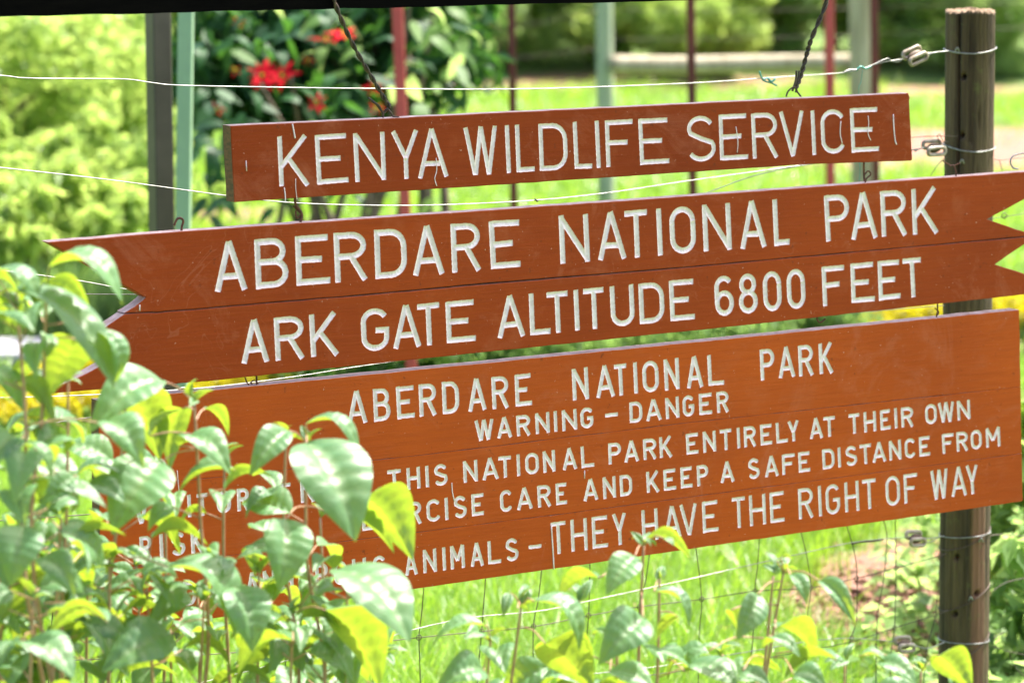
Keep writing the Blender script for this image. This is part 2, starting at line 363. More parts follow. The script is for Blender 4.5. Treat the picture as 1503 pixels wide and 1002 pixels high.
def letter_segs(ch, x0, x1, cap, base, hw):
    """returns stroke segments in (s,z)"""
    xm = (x0 + x1) / 2; yb = base(xm); yt = cap(xm)
    hz = hw / abs(SZ(xm, yt)[1] - SZ(xm, yb)[1])                       # half stroke as a share of the height
    wS = abs(SZ(x1, yb)[0] - SZ(x0, yb)[0]); hx = min(0.49, hw / wS)
    def conv(p):
        x, y = p
        if x == 'L': X = 0.0
        elif x == 'R': X = 1.0
        else: X = hx + x * (1 - 2 * hx)
        if y == 'B': Yv = 0.0
        elif y == 'T': Yv = 1.0
        else: Yv = hz + y * (1 - 2 * hz)
        return X, Yv
    out = []
    jit = lambda: random.uniform(-0.012, 0.012)
    for st in glyph(ch):
        pts = [conv(p) for p in st]
        if ch == 'I': pts = [((hx if 0 else .5), p[1]) for p in pts]
        q = []
        for (X, Yv) in pts:
            X += jit() * (len(pts) < 4); Yv += jit() * 0.7 * (len(pts) < 4)
            px = x0 + X * (x1 - x0); yy = base(px) + (cap(px) - base(px)) * Yv
            px += LEAN * (yt - yb) * (Yv - 0.5)
            q.append(SZ(px, yy))
        n = len(q)
        for i in range(n - 1):
            out.append((*q[i], *q[i + 1], i > 0, i < n - 2))
    return out
def lin(xa, ya, xb, yb): return lambda x: ya + (yb - ya) * (x - xa) / (xb - xa)
def carve_line(text, cap, base, width_mm, depth_mm, res_mm):
    """returns (patch verts (s,z,d), patch polys, rect corner polygon, [letter meshes])"""
    hw = width_mm / 2000.0; dm = depth_mm / 1000.0; res = res_mm / 1000.0
    xa = min(t[1] for t in text) - 7; xb = max(t[2] for t in text) + 7
    sA = SZ(xa, base(xa))[0]; sB = SZ(xb, base(xb))[0]
    nx = int((sB - sA) / res) + 1
    zt = SZ(xa, cap(xa))[1]; zb = SZ(xa, base(xa))[1]
    pad = 0.10; ny = int((zt - zb) * (1 + 2 * pad) / res) + 1
    # grid: uniform in s, vertical lines; z interpolates between padded base and cap
    s = np.linspace(sA, sB, nx)
    def zline(fn):
        a = SZ(xa, fn(xa)); b = SZ(xb, fn(xb)); return a[1] + (b[1] - a[1]) * (s - a[0]) / (b[0] - a[0])
    ZB, ZT = zline(base), zline(cap); h = ZT - ZB; lo = ZB - pad * h; hi = ZT + pad * h
    tt = np.linspace(0, 1, ny)[:, None]
    S = np.broadcast_to(s[None, :], (ny, nx)).copy(); Z = lo[None, :] + (hi - lo)[None, :] * tt
    D = np.full(S.shape, 1.0); OWN = np.full(S.shape, -1)
    for k, (ch, x0, x1) in enumerate(text):
        sg = letter_segs(ch, x0, x1, cap, base, hw)
        a = min(min(q[0], q[2]) for q in sg) - 0.02; b = max(max(q[0], q[2]) for q in sg) + 0.02
        i0 = max(0, np.searchsorted(s, a)); i1 = min(nx, np.searchsorted(s, b))
        dd = seg_sdf(S[:, i0:i1], Z[:, i0:i1], sg, hw)
        sub = D[:, i0:i1]; ow = OWN[:, i0:i1]; msk = dd < sub; sub[msk] = dd[msk]; ow[msk] = k
    wob = 0.00016 * (np.sin(S * 410 + 3 * np.sin(Z * 260)) + np.sin(Z * 530 + 2 * np.sin(S * 190)) + 0.7 * np.sin((S + Z) * 900))
    D = D + wob
    D[0, :] = np.maximum(D[0, :], 1e-3); D[-1, :] = np.maximum(D[-1, :], 1e-3); D[:, 0] = np.maximum(D[:, 0], 1e-3); D[:, -1] = np.maximum(D[:, -1], 1e-3)
    Df = D.ravel(); Sf = S.ravel(); Zf = Z.ravel(); Of = OWN.ravel()
    i = np.arange(nx - 1); j = np.arange(ny - 1); I, J = np.meshgrid(i, j); a = (J * nx + I).ravel()
    cell = np.stack([a, a + 1, a + nx + 1, a + nx], 1); ins = Df[cell] < 0; cnt = ins.sum(1)
    full_in = cell[cnt == 4]; full_out = cell[cnt == 0]; cross = cell[(cnt > 0) & (cnt < 4)]
    PV = []; PF_out = []; Pin = {}
    lv = [dict() for _ in text]; lV = [[] for _ in text]; lF = [[] for _ in text]; lE = [[] for _ in text]
    base_n = len(Df); extra = []; ek = {}
    def cut(p, q):
        key = (p, q) if p < q else (q, p)
        if key in ek: return ek[key]
        d0, d1 = Df[key[0]], Df[key[1]]; t = d0 / (d0 - d1)
        extra.append((Sf[key[0]] + t * (Sf[key[1]] - Sf[key[0]]), Zf[key[0]] + t * (Zf[key[1]] - Zf[key[0]])))
        ek[key] = base_n + len(extra) - 1; return ek[key]
    in_polys = []
    for c in cross:
        for tri in ((c[0], c[1], c[2]), (c[0], c[2], c[3])):
            tri = [int(v) for v in tri]; neg = [Df[v] < 0 for v in tri]
            if all(neg): in_polys.append((tri, tri[0])); continue
            if not any(neg): PF_out.append(tri); continue
            pi, po = [], []
            for k in range(3):
                p, q = tri[k], tri[(k + 1) % 3]
                (pi if neg[k] else po).append(p)
                if neg[k] != neg[(k + 1) % 3]:
                    m = cut(p, q); pi.append(m); po.append(m)
            own = [v for v in tri if Df[v] < 0][0]
            in_polys.append((pi, own)); PF_out.append(po)
    ex = np.array(extra).reshape(-1, 2)
    AS = np.concatenate([Sf, ex[:, 0]]); AZ = np.concatenate([Zf, ex[:, 1]]); AD = np.concatenate([Df, np.zeros(len(ex))])
    tn = np.clip(-AD / hw, 0, 1); DEP = dm * np.minimum(1.0, 1.45 * tn - 0.45 * tn ** 2) + 0.00003
    DEP[AD >= 0] = 0; ED = 1 - tn
    polys = [[] for _ in text]
    for q in full_in: polys[Of[q[0]]].append([int(v) for v in q])
    for q, ow in in_polys: polys[Of[ow]].append(q)
    letters = []
    for k, pl in enumerate(polys):
        if not pl: continue
        used = sorted({v for q in pl for v in q}); mp = {v: n for n, v in enumerate(used)}; u = np.array(used)
        letters.append((text[k][0], np.stack([AS[u], AZ[u], DEP[u]], 1), [[mp[v] for v in q] for q in pl], ED[u]))
    # flat remainder: merge runs of untouched cells along a row
    outq = []
    mask = (cnt == 0).reshape(ny - 1, nx - 1)
    for r in range(ny - 1):
        row = mask[r]; k = 0; dif = np.flatnonzero(np.diff(np.concatenate([[0], row.astype(int), [0]])))
        for st, en in zip(dif[::2], dif[1::2]):
            outq.append([r * nx + st, r * nx + en, (r + 1) * nx + en, (r + 1) * nx + st])
    # keep straightness: long runs follow sloping lines that are themselves straight, so no gap opens
    allp = outq + PF_out
    used = sorted({int(v) for q in allp for v in q}); mp = {v: n for n, v in enumerate(used)}; u = np.array(used)
    patch = (np.stack([AS[u], AZ[u], np.zeros(len(u))], 1), [[mp[int(v)] for v in q] for q in allp])
    rect = [(AS[0], AZ[0]), (AS[nx - 1], AZ[nx - 1]), (AS[ny * nx - 1], AZ[ny * nx - 1]), (AS[(ny - 1) * nx], AZ[(ny - 1) * nx])]
    return patch, rect, letters

def densify(poly, step=0.03, amp=0.0004, keep=()):
    out = []
    n = len(poly)
    for i in range(n):
        a = Vector(poly[i]); b = Vector(poly[(i + 1) % n]); L = (b - a).length; k = max(1, int(L / step))
        nrm = Vector(((b - a).y, -(b - a).x)).normalized()
        for j in range(k):
            p = a.lerp(b, j / k)
            if j: p = p + nrm * random.uniform(-amp, amp)
            out.append(p)
    return out
def plank(name, parent, outline_px, lines, thick=0.035, amp=0.0005, dshift=0.0, side_mats=None, cham=0.0016, label=None, paint='paint'):
    """outline_px counter-clockwise in (s,z); lines = carved lines on this plank"""
    ol = [Vector(SZ(*p)) for p in outline_px]
    ar = sum(ol[i].x * ol[(i + 1) % len(ol)].y - ol[(i + 1) % len(ol)].x * ol[i].y for i in range(len(ol)))
    if ar < 0: ol.reverse()
    ring = densify(ol, 0.03, amp); n = len(ring)
    ins = []
    for i in range(n):
        e1 = (ring[i] - ring[i - 1]).normalized(); e2 = (ring[(i + 1) % n] - ring[i]).normalized()
        n1 = Vector((-e1.y, e1.x)); n2 = Vector((-e2.y, e2.x)); m = (n1 + n2); m = m.normalized() / max(0.35, (m.normalized()).dot(n1))
        ins.append(ring[i] + m * cham)
    pts = list(ins); edges = [(i, (i + 1) % n) for i in range(n)]; carved = []
    rects = []
    for ln in lines:
        patch, rect, letters = carve_line(*ln); carved.append((patch, letters)); rects.append(rect)
        b = len(pts); pts += [Vector(p) for p in rect]; edges += [(b + i, b + (i + 1) % 4) for i in range(4)]
    vo, eo, fo, *_ = delaunay_2d_cdt(pts, edges, [], 1, 1e-6)
    def inside(p, poly):
        c = False; m = len(poly)
        for i in range(m):
            x0, y0 = poly[i]; x1, y1 = poly[(i + 1) % m]
            if (y0 > p[1]) != (y1 > p[1]) and p[0] < (x1 - x0) * (p[1] - y0) / (y1 - y0) + x0: c = not c
        return c
    V = [(v[0], v[1], 0.0) for v in vo]; Fc = []; insl = [tuple(p) for p in ins]
    for f in fo:
        c = (sum(vo[i][0] for i in f) / 3, sum(vo[i][1] for i in f) / 3)
        if not inside(c, insl) or any(inside(c, r) for r in rects): continue
        Fc.append(tuple(f))
    mi = [0] * len(Fc)
    for (pv, pf), _l in carved:
        b = len(V); V += [tuple(p) for p in pv]; Fc += [tuple(b + i for i in q) for q in pf]; mi += [0] * len(pf)
    b = len(V); V += [(p.x, p.y, 0.0) for p in ins]; V += [(p.x, p.y, cham) for p in ring]; V += [(p.x, p.y, thick) for p in ring]
    for i in range(n):
        j = (i + 1) % n
        Fc.append((b + i, b + n + i, b + n + j, b + j)); mi.append(0)
        Fc.append((b + n + i, b + 2 * n + i, b + 2 * n + j, b + n + j))
        d = (ring[j] - ring[i]).normalized(); mi.append(1 if d.x < -0.3 else (2 if abs(d.y) > 0.9 and d.y < 0 else 0))
    Fc.append(tuple(b + 2 * n + i for i in reversed(range(n)))); mi.append(0)
    me = bpy.data.meshes.new(name); me.from_pydata([tuple(W3(v[0], v[1], v[2] + dshift)) for v in V], [], Fc)
    for mt in (M[paint], M['sunlit_edge'], M['board_end']): me.materials.append(mt)
    me.polygons.foreach_set('material_index', mi); me.update()
    o = link(name, me, None, parent, False)
    if label: o['label'] = label
    for _p, letters in carved:
        for ch, lv, lf, ed in letters:
            lm = bpy.data.meshes.new('letter'); lm.from_pydata([tuple(W3(v[0], v[1], v[2] + dshift)) for v in lv], [], lf)
            a = lm.attributes.new('edge', 'FLOAT', 'POINT'); a.data.foreach_set('value', ed.astype(np.float32)); lm.update()
            link('letter', lm, M['letter'], parent, True)
    return o

def T(s): # "A312-363 B..." -> list
    out = []
    for tok in s.split():
        ch = tok[0]; a, b = tok[1:].split('_'); out.append((ch, float(a), float(b)))
    return out
# ---- line data
L_KWS = (T('K408_454 E464_510 N520_566 Y575_616 A612_657 W682_731 I741_750 L757_784 D791_833 L842_868 I873_882 F889_930 E938_981 S1008_1050 E1056_1097 R1104_1142 V1145_1181 I1190_1198 C1205_1241 E1249_1289'),
         lin(412, 200.5, 1285, 157.5), lin(412, 274, 1285, 222), 10.8, 4.0, 1.5)
L_ANP = (T('A313_362 B374_423 E434_483 R491_539 D550_597 A604_652 R662_706 E719_763 N821_865 A876_919 T918_951 I963_973 O983_1021 N1032_1073 A1085_1124 L1135_1158 P1211_1247 A1248_1287 R1293_1331 K1339_1377'),
         lin(337, 354, 1340, 277), lin(318, 429, 1377, 341), 13.4, 4.5, 1.6)
# the I and T of NATIONAL: T 918-951, I 964-973
L_ARK = (T('A353_395 R403_447 K455_497 G530_571 A576_618 T613_646 E655_697 A729_770 L777_807 T803_834 I842_851 T857_887 U896_931 D938_975 E983_1019 61049_1077 81084_1112 01120_1147 01155_1182 F1207_1240 E1249_1283 E1289_1321 T1326_1353'),
         lin(403, 466, 1326, 380), lin(358, 534, 1340, 436), 12.4, 4.2, 1.5)
L_3a = (T('A509_539 B548_573 E582_608 R615_641 D649_674 A686_714 R722_747 E756_780 N840_864 A874_902 T902_920 I929_937 O943_967 N975_997 A1007_1032 L1039_1062 P1116_1137 A1142_1167 R1172_1194 K1202_1223'),
        lin(548, 571, 1202, 504), lin(509, 623, 1202, 549), 10.2, 3.6, 1.4)
L_3b = (T('W697_725 A729_752 R758_779 N786_807 I812_819 N825_847 G852_871 -888_907 D924_943 A948_971 N977_997 G1002_1019 E1026_1045 R1052_1070'),
        lin(697, 617, 1052, 575), lin(700, 647, 1052, 606), 8.6, 3.2, 1.25)
L_3c = (T('V196_218 I226_232 S240_261 I275_281 T289_305 O318_339 R348_366 S374_393 E411_427 N441_462 T468_486 E493_509 R516_534 T569_589 H597_617 I624_630 S637_657 N680_701 A707_732 T732_751 I758_764 O771_791 N797_815 A825_847 L853_872 P893_912 A916_938 R944_964 K968_987 E1007_1025 N1032_1051 T1057_1074 I1081_1087 R1092_1110 E1116_1133 L1139_1156 Y1156_1173 A1188_1208 T1209_1226 T1246_1262 H1268_1286 E1292_1307 I1312_1318 R1323_1341 O1358_1375 W1377_1401 N1405_1424'),
        lin(569, 690, 1405, 588), lin(575, 721.5, 1406, 617), 8.4, 3.0, 1.25)
L_3d = (T('R205_223 I234_240 S251_272 K280_299 E531_549 X554_574 E578_593 R600_619 C626_647 I652_659 S666_685 E692_710 C734_752 A758_782 R789_809 E816_832 A856_878 N885_904 D910_928 K949_968 E974_992 E999_1016 P1023_1040 A1057_1078 S1098_1115 A1122_1143 F1148_1167 E1172_1189 D1207_1225 I1229_1235 S1241_1258 T1262_1279 A1280_1301 N1305_1323 C1328_1344 E1349_1365 F1383_1400 R1404_1421 O1425_1441 M1447_1468'),
        lin(692, 725, 1468, 626), lin(700, 756.5, 1447, 657), 8.4, 3.0, 1.25)
L_3e = (T('A224_241 N244_262 D269_288 D335_354 A360_381 N386_405 G412_431 E438_455 R463_482 O490_509 U517_538 S547_567 A594_613 N621_641 I649_655 M661_682 A690_710 L716_735 S742_761 -776_795'),
        lin(621, 806.5, 716, 794), lin(621, 841, 716, 828), 8.4, 3.0, 1.25)
L_3f = (T('T809_831 H838_862 E869_892 Y899_920 H942_966 A974_1000 V998_1024 E1031_1054 T1075_1094 H1100_1124 E1130_1151 R1172_1194 I1200_1207 G1212_1233 H1240_1261 T1266_1286 O1300_1321 F1327_1347 W1366_1392 A1396_1419 Y1418_1436'),
        lin(809, 766.5, 1436, 681), lin(822, 812, 1425, 725), 9.0, 3.2, 1.3)

# ---- sign boards
def strip(name, parent, pts, w, mat=None, dshift=-0.0006):
    """thin raised runnel of dried paint down the board"""
    V, Fc = tube_geo([PS(u, v, 0.0) + NRM * 0.0002 for u, v in pts], w, 5, 3); return mk(name, V, Fc, mat or M['letter'], parent)
t1 = thing('hanging_sign', PS(840, 295, .017), 'narrow brown wooden board lettered KENYA WILDLIFE SERVICE, topmost of the hanging signs', 'sign', 'carved wooden signs hung one below another')
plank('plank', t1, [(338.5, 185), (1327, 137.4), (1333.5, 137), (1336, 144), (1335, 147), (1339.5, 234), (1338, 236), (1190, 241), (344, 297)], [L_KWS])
t2 = thing('arrow_sign', PS(760, 470, .017), 'long brown wooden sign with fishtail ends reading ABERDARE NATIONAL PARK ARK GATE ALTITUDE 6800 FEET', 'sign', 'carved wooden signs hung one below another')
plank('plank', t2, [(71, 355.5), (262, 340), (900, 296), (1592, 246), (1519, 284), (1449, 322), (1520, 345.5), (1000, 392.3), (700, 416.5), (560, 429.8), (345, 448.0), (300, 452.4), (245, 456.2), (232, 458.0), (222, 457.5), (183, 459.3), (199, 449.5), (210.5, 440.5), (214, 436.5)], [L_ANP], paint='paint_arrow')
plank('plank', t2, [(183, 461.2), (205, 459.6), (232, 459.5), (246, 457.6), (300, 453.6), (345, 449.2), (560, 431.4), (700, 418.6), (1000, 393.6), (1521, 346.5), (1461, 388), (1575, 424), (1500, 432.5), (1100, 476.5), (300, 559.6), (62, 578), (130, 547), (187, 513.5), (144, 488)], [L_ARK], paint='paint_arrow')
t3 = thing('warning_sign', PS(820, 690, .017), 'large brown wooden warning sign of three planks headed ABERDARE NATIONAL PARK WARNING - DANGER', 'sign', 'carved wooden signs hung one below another')
sm1 = [(146, 719), (627, 666.6), (1000, 621.2), (1417, 576.2), (1499, 567)]
sm2 = [(147, 838), (543, 789.5), (847, 751.2), (1000, 730.6), (1440, 673.2), (1500, 665)]
g = 0.3
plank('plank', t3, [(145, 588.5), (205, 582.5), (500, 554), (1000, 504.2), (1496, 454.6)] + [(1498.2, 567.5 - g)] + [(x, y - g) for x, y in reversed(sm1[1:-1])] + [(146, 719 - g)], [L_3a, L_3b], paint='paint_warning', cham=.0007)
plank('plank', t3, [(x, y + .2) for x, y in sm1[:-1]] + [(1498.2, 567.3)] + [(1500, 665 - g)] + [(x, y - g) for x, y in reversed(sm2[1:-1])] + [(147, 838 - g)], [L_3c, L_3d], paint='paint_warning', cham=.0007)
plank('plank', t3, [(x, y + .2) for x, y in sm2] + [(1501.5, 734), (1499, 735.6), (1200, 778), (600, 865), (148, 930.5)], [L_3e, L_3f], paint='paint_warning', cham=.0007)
# paint runs
for par, pts, wd in ((t1, [(417, 275), (418.5, 286), (419, 296)], .0013), (t1, [(429, 182), (431, 192), (433, 203)], .0018), (t1, [(434, 262), (434, 276), (436, 293)], .0008),
                     (t1, [(1311, 168), (1312, 190), (1314, 207), (1316, 212)], .0017), (t1, [(1274, 170), (1275, 182), (1274, 196), (1278, 206)], .0011), (t1, [(1234, 178), (1233, 196), (1236, 210)], .0012),
                     (t1, [(1080, 186), (1083, 208), (1082, 224)], .0011), (t1, [(640, 232), (641, 250), (638, 262), (641, 273)], .0010), (t1, [(361, 236), (362, 251)], .0010),
                     (t3, [(809, 770), (811, 800), (813, 835)], .0019), (t3, [(663, 708), (664, 722), (667, 735)], .0013), (t3, [(858, 690), (858, 702)], .0012), (t3, [(228, 598), (230, 606), (229, 618)], .0012),
                     (t3, [(260, 690), (262, 714), (263, 724)], .0009), (t2, [(205, 447), (205, 456)], .0014), (t3, [(396, 622), (398, 630)], .0012)):
    strip('paint_run', par, pts, wd)
    
# ---- beam, its posts, hanger wires
def beam():
    r = thing('roof_beam', PS(525, -40, .05), 'dark stained timber beam across the top left that carries the signs', 'beam')
    a = PS(-420, 35, -0.005); b = PS(2100, -25, -0.005)
    up = Vector((0, 0, 1)); H = 0.16; dpt = 0.11
    n = 90; V = []; Fc = []
    for i in range(n + 1):
        p = a.lerp(b, i / n); j = random.uniform(-.0012, .0012)
        V += [p + up * j, p + up * H, p + up * H - NRM * dpt, p + up * j - NRM * dpt]
    for i in range(n):
        k = i * 4
        for q in range(4): Fc.append((k + q, k + 4 + q, k + 4 + (q + 1) % 4, k + (q + 1) % 4))
    Fc.append((3, 2, 1, 0)); Fc.append(tuple(n * 4 + q for q in range(4)))
    mk('beam', V, Fc, M['black_beam'], r, False)
    for c in (a, b):
        V = []; Fc = []; c2 = c - NRM * dpt / 2; z1 = c.z
        box_geo((c2.x, c2.y, z1 / 2 - .05), E * .05, NRM * .05, up * (z1 / 2 + .05), V, Fc); mk('support_post', V, Fc, M['black_beam'], r, False)
beam()
def twisted(name, pts, r, par, mat, turns=9, sub=14):
    c = catmull(pts, sub); n = len(c)
    for ph in (0, math.pi):
        q = []
        for i, p in enumerate(c):
            t = (c[min(i + 1, n - 1)] - c[max(i - 1, 0)]).normalized(); u = t.cross(NRM).normalized(); v = t.cross(u)
            a = ph + i / n * turns * 2 * math.pi; q.append(p + (u * math.cos(a) + v * math.sin(a)) * r)
        V, Fc = tube_geo(q, r, 6, 1); mk(name, V, Fc, mat, par)
h1 = thing('hanger_wire', PS(575, 168, .015), 'dark twisted wire slanting down to the KENYA end of the top sign', 'wire', 'twisted hanger wires')
twisted('wire_strand', [PS(476, -60, -.012), PS(490, 0, -.012), PS(516, 62, .0), PS(548, 118, .01), PS(572, 158, .015)], .0027, h1, M['black_wire'], 7)
tube('wire_end', [PS(541, 144, .01), PS(550, 151, .015), PS(560, 163, .015), PS(564, 166, .015), PS(570, 158, .02)], .0019, M['black_wire'], h1)
tube('wire_end', [PS(545, 149, .015), PS(556, 155, .01), PS(563, 170, .015)], .0019, M['black_wire'], h1)
tube('screw_eye', [PS(562, 173, .015), PS(563, 166, .015), PS(568, 160, .012), PS(574, 166, .015), PS(577, 171, .015), PS(586, 172.5, .012)], .0019, M['black_wire'], h1)
h2 = thing('hanger_wire', PS(1168, 140, .015), 'dark twisted wire hanging straight down to the SERVICE end of the top sign', 'wire', 'twisted hanger wires')
twisted('wire_strand', [PS(1224, -60, -.012), PS(1214, 0, -.012), PS(1192, 55, 0), PS(1184, 80, .01), PS(1176, 110, .015), PS(1168, 130, .015)], .0029, h2, M['black_wire'], 7)
tube('wire_end', [PS(1169, 104, .012), PS(1168, 118, .014), PS(1163, 134, .015)], .0026, M['black_wire'], h2)
tube('wire_end', [PS(1173, 104, .015), PS(1171, 120, .013), PS(1168, 136, .015)], .0024, M['black_wire'], h2)
tube('screw_eye', [PS(1154, 142, .015), PS(1157, 134, .015), PS(1166, 128, .012), PS(1171, 136, .015), PS(1176, 142, .012)], .0021, M['black_wire'], h2)

def hook(label, segs, mat='rust', r=.0026):
    p0 = segs[0][0]; t = thing('hook', PS(p0[0], p0[1], .015), label, 'hook', 'rusty hooks between the signs')
    for i, s in enumerate(segs):
        tube('hook_rod' if i == 0 else 'link_wire', [PS(u, v, .015 + .003 * i) for u, v in s], r if i == 0 else r * .7, M[mat], t, 6, 4)
hook('rusty open hook standing free on the upper edge of the arrow sign', [[(266, 343), (267, 332), (269, 325), (266, 320.5), (260, 321.5), (255.5, 331)]])
hook('rusty hook linking the K end of the top sign to the arrow sign', [[(433, 290), (434, 300), (440, 309), (443, 316), (441, 326), (440, 330)], [(433, 299), (438, 306), (434, 311), (436, 320), (441, 316)], [(430, 302), (441, 312)]])
hook('rusty hook linking the SERVICE end of the top sign to the arrow sign', [[(1268, 238), (1268, 255), (1269, 266)], [(1268, 258), (1274, 251), (1278, 256), (1272, 262), (1270, 268)]])
hook('rusty wire link between the arrow sign and the left of the warning sign', [[(376, 548), (377, 560), (376, 568)], [(359, 552), (363, 562), (368, 566)], [(367, 562), (373, 558), (379, 563), (372, 565), (368, 561)]], r=.002)
hook('small bent hook under the arrow sign near the word FEET', [[(1199, 464), (1200, 470), (1204, 473), (1209, 470), (1211, 467)]], r=.002)
hook('rusty link at the right between arrow sign and warning sign', [[(1376, 444), (1376, 455), (1374, 468)], [(1372, 452), (1378, 458), (1374, 464)]], r=.002)
hook('short rusty hook on the arrow sign in front of the fence post', [[(1403, 262), (1403, 251), (1399, 243), (1394, 244)], [(1384, 236), (1392, 241), (1400, 243), (1409, 239)]], r=.002)
hook('pale curled wire hook at the right end of the arrow sign', [[(1494, 248), (1487, 246), (1483, 238), (1486, 230), (1496, 226), (1512, 224)]], 'galv', .0022)

# ------------------------------------------------------------------ fence
OFF = 0.42
def PF(u, v, o=OFF): return PS(u, v, o)
def fence_post(name, base_top, rad_px_x0, label, seedk=1, detail=True):
    (u0, u1, vt) = rad_px_x0
    A = PF(u0, vt, OFF + .06); B = PF(u1, vt, OFF + .06); rad = (B - A).length * .5 * 0.80; c = (A + B) / 2; H = c.z + .35
    t = thing(name, (c.x, c.y, 0), label, 'post', 'wooden fence posts')
    ns = 110 if detail else 24; nz = 440 if detail else 20
    rg = np.random.default_rng(seedk); th = np.linspace(0, 2 * np.pi, ns, endpoint=False); z = np.linspace(-.35, c.z, nz)
    TH, ZZ = np.meshgrid(th, z)
    rr = rad * (1 + .015 * np.sin(2 * TH + 1) + .01 * np.sin(5 * TH + ZZ * 2) + .02 * np.sin(ZZ * 2.3 + 1.1))
    for k in range(14): rr += rad * .003 * np.sin(TH * rg.integers(9, 40) + ZZ * rg.uniform(-2, 2) + rg.uniform(0, 6))
    red = np.zeros_like(rr); top = np.zeros_like(rr)
    # facing angle: viewer direction from the post
    vd = math.atan2(-c.y, -c.x)
    def ang(off): return vd + off              # off > 0 towards the right of the picture? (counter-clockwise seen from above = viewer's right)
    def dth(a): return (TH - a + np.pi) % (2 * np.pi) - np.pi
    if detail:
        def at(u, v):                           # surface angle and height of a picture point on this post
            p = P(u, v, c.y - rad * .6); s = (p.x - c.x - .012 * (c.z - p.z)) / rad; return ang(math.asin(max(-.95, min(.95, s)))), p.z
        a0, z0 = at(1412, 20); a1, z1 = at(1405, 420)
        cr = a0 + (a1 - a0) * (z0 - ZZ) / (z0 - z1) + .03 * np.sin(ZZ * 9)
        wd = .040 * np.clip((ZZ - z1) / .3, 0, 1)
        rr -= .022 * np.exp(-(dth(cr) / (wd + 1e-4)) ** 2) * (ZZ > z1)
        for (u, v) in ((1390, 150), (1441, 172)):
            pa, pz = at(u, v); rr -= .008 * np.exp(-(dth(pa) / .05) ** 2 - ((ZZ - pz) / .03) ** 2)
        for (u, v) in ((1418, 112), (1415, 198), (1407, 815), (1405, 898), (1437, 868)):
            pa, pz = at(u, v); rr -= .03 * np.exp(-(((dth(pa) * rad) ** 2 + (ZZ - pz) ** 2) / .0060 ** 2) ** 2)
        ar, _ = at(1440, 800); red = np.clip(1 - np.abs(dth(ar)) / .75, 0, 1) * np.clip((1.25 - ZZ) / .3, 0.15, 1) * .8
        red = red + .0
        a3, z3 = at(1412, 700); rr -= .0025 * np.exp(-(dth(a3 + .25 + .08 * np.sin(ZZ * 3)) / .03) ** 2) * (ZZ < z3)
    sh_ = .012 * (c.z - ZZ) if detail else 0
    for kx in range(9): rr -= .004 * np.exp(-(dth(rg.uniform(0, 6.28) + .06 * np.sin(ZZ * rg.uniform(2, 5))) / .022) ** 2) * (np.sin(ZZ * rg.uniform(2, 6) + rg.uniform(0, 6)) > .1)
    X = c.x + rr * np.cos(TH) + sh_; Y = c.y + rr * np.sin(TH)
    zt = ZZ + np.where(np.arange(nz)[:, None] == nz - 1, .004 * np.sin(TH * 3) + .003 * np.sin(TH * 17), 0)
    V = list(np.stack([X, Y, zt], -1).reshape(-1, 3)); i = np.arange(ns); Q = []
    for k in range(nz - 1):
        Q.append(np.stack([k * ns + i, k * ns + (i + 1) % ns, (k + 1) * ns + (i + 1) % ns, (k + 1) * ns + i], 1))
    Q = np.concatenate(Q); ntop = len(V); rings = 7; base_i = (nz - 1) * ns; tp = [0.0] * len(V)
    for j in range(ns): tp[base_i + j] = .6
    prev = base_i; ex = []
    for rgk in range(1, rings + 1):
        f = 1 - rgk / (rings + .3)
        st = len(V)
        for j in range(ns):
            V.append((c.x + (X[-1, j] - c.x) * f, c.y + (Y[-1, j] - c.y) * f, c.z + .007 * (1 - f) + .0028 * math.sin(j * 2.1 + rgk * 3) + .003 * rg.uniform(-1, 1))); tp.append(1)
        ex.append(np.stack([prev + i, prev + (i + 1) % ns, st + (i + 1) % ns, st + i], 1)); prev = st
    V.append((c.x, c.y, c.z + .008)); tp.append(1); apex = len(V) - 1
    ex.append(np.stack([prev + i, prev + (i + 1) % ns, np.full(ns, apex), np.full(ns, apex)], 1))
    Q = np.concatenate([Q] + ex[:-1]); 
    rd = np.concatenate([np.broadcast_to(red, rr.shape).ravel(), np.zeros(len(V) - rr.size)])
    o = quads_np('post_trunk', np.array(V), Q, M['post'], t, {'red': rd, 'top': np.array(tp)}, True)
    capF = [(prev + j, prev + (j + 1) % ns, apex) for j in range(ns)]
    # close the small middle
    Vc = [V[prev + j] for j in range(ns)] + [V[apex]]; me = bpy.data.meshes.new('top_centre')
    me.from_pydata([tuple(v) for v in Vc], [], [(j, (j + 1) % ns, ns) for j in range(ns)])
    a = me.attributes.new('top', 'FLOAT', 'POINT'); a.data.foreach_set('value', [1.0] * (ns + 1)); me.update(); link('top_centre', me, M['post'], t)
    return t, c, rad
fp, fc, frad = fence_post('fence_post', None, (1389, 1459, 17), 'thick weathered round wooden fence post behind the right end of the signs')
fence_post('fence_post', None, (-560, -490, 40), 'round wooden fence post beyond the left of the signs', 3, False)
def ring_wire(v_left, v_mid, v_right, mat, r=.0018, name='tie_wire'):
    pts = []
    for i in range(25):
        a = i / 24 * 2 * math.pi; dx = math.cos(a); dy = math.sin(a)
        f = (dx + 1) / 2; v = v_left * (1 - f) + v_right * f + (v_mid - (v_left + v_right) / 2) * (1 - dx * dx) * (1 if dy < 0 else 0)
        z = P(1424, v, fc.y - frad).z; pts.append(Vector((fc.x + .012 * (fc.z - z) + (frad * 1.03 + r) * dx, fc.y + (frad * 1.035 + r) * dy, z)))
    V, Fc = tube_geo(pts[:-1], r, 6, 1, closed=True); return mk(name, V, Fc, mat, fp)
ring_wire(75, 79, 72, M['galv']); ring_wire(215, 223, 219, M['galv']); ring_wire(812, 800, 780, M['mesh_wire'], .0014)
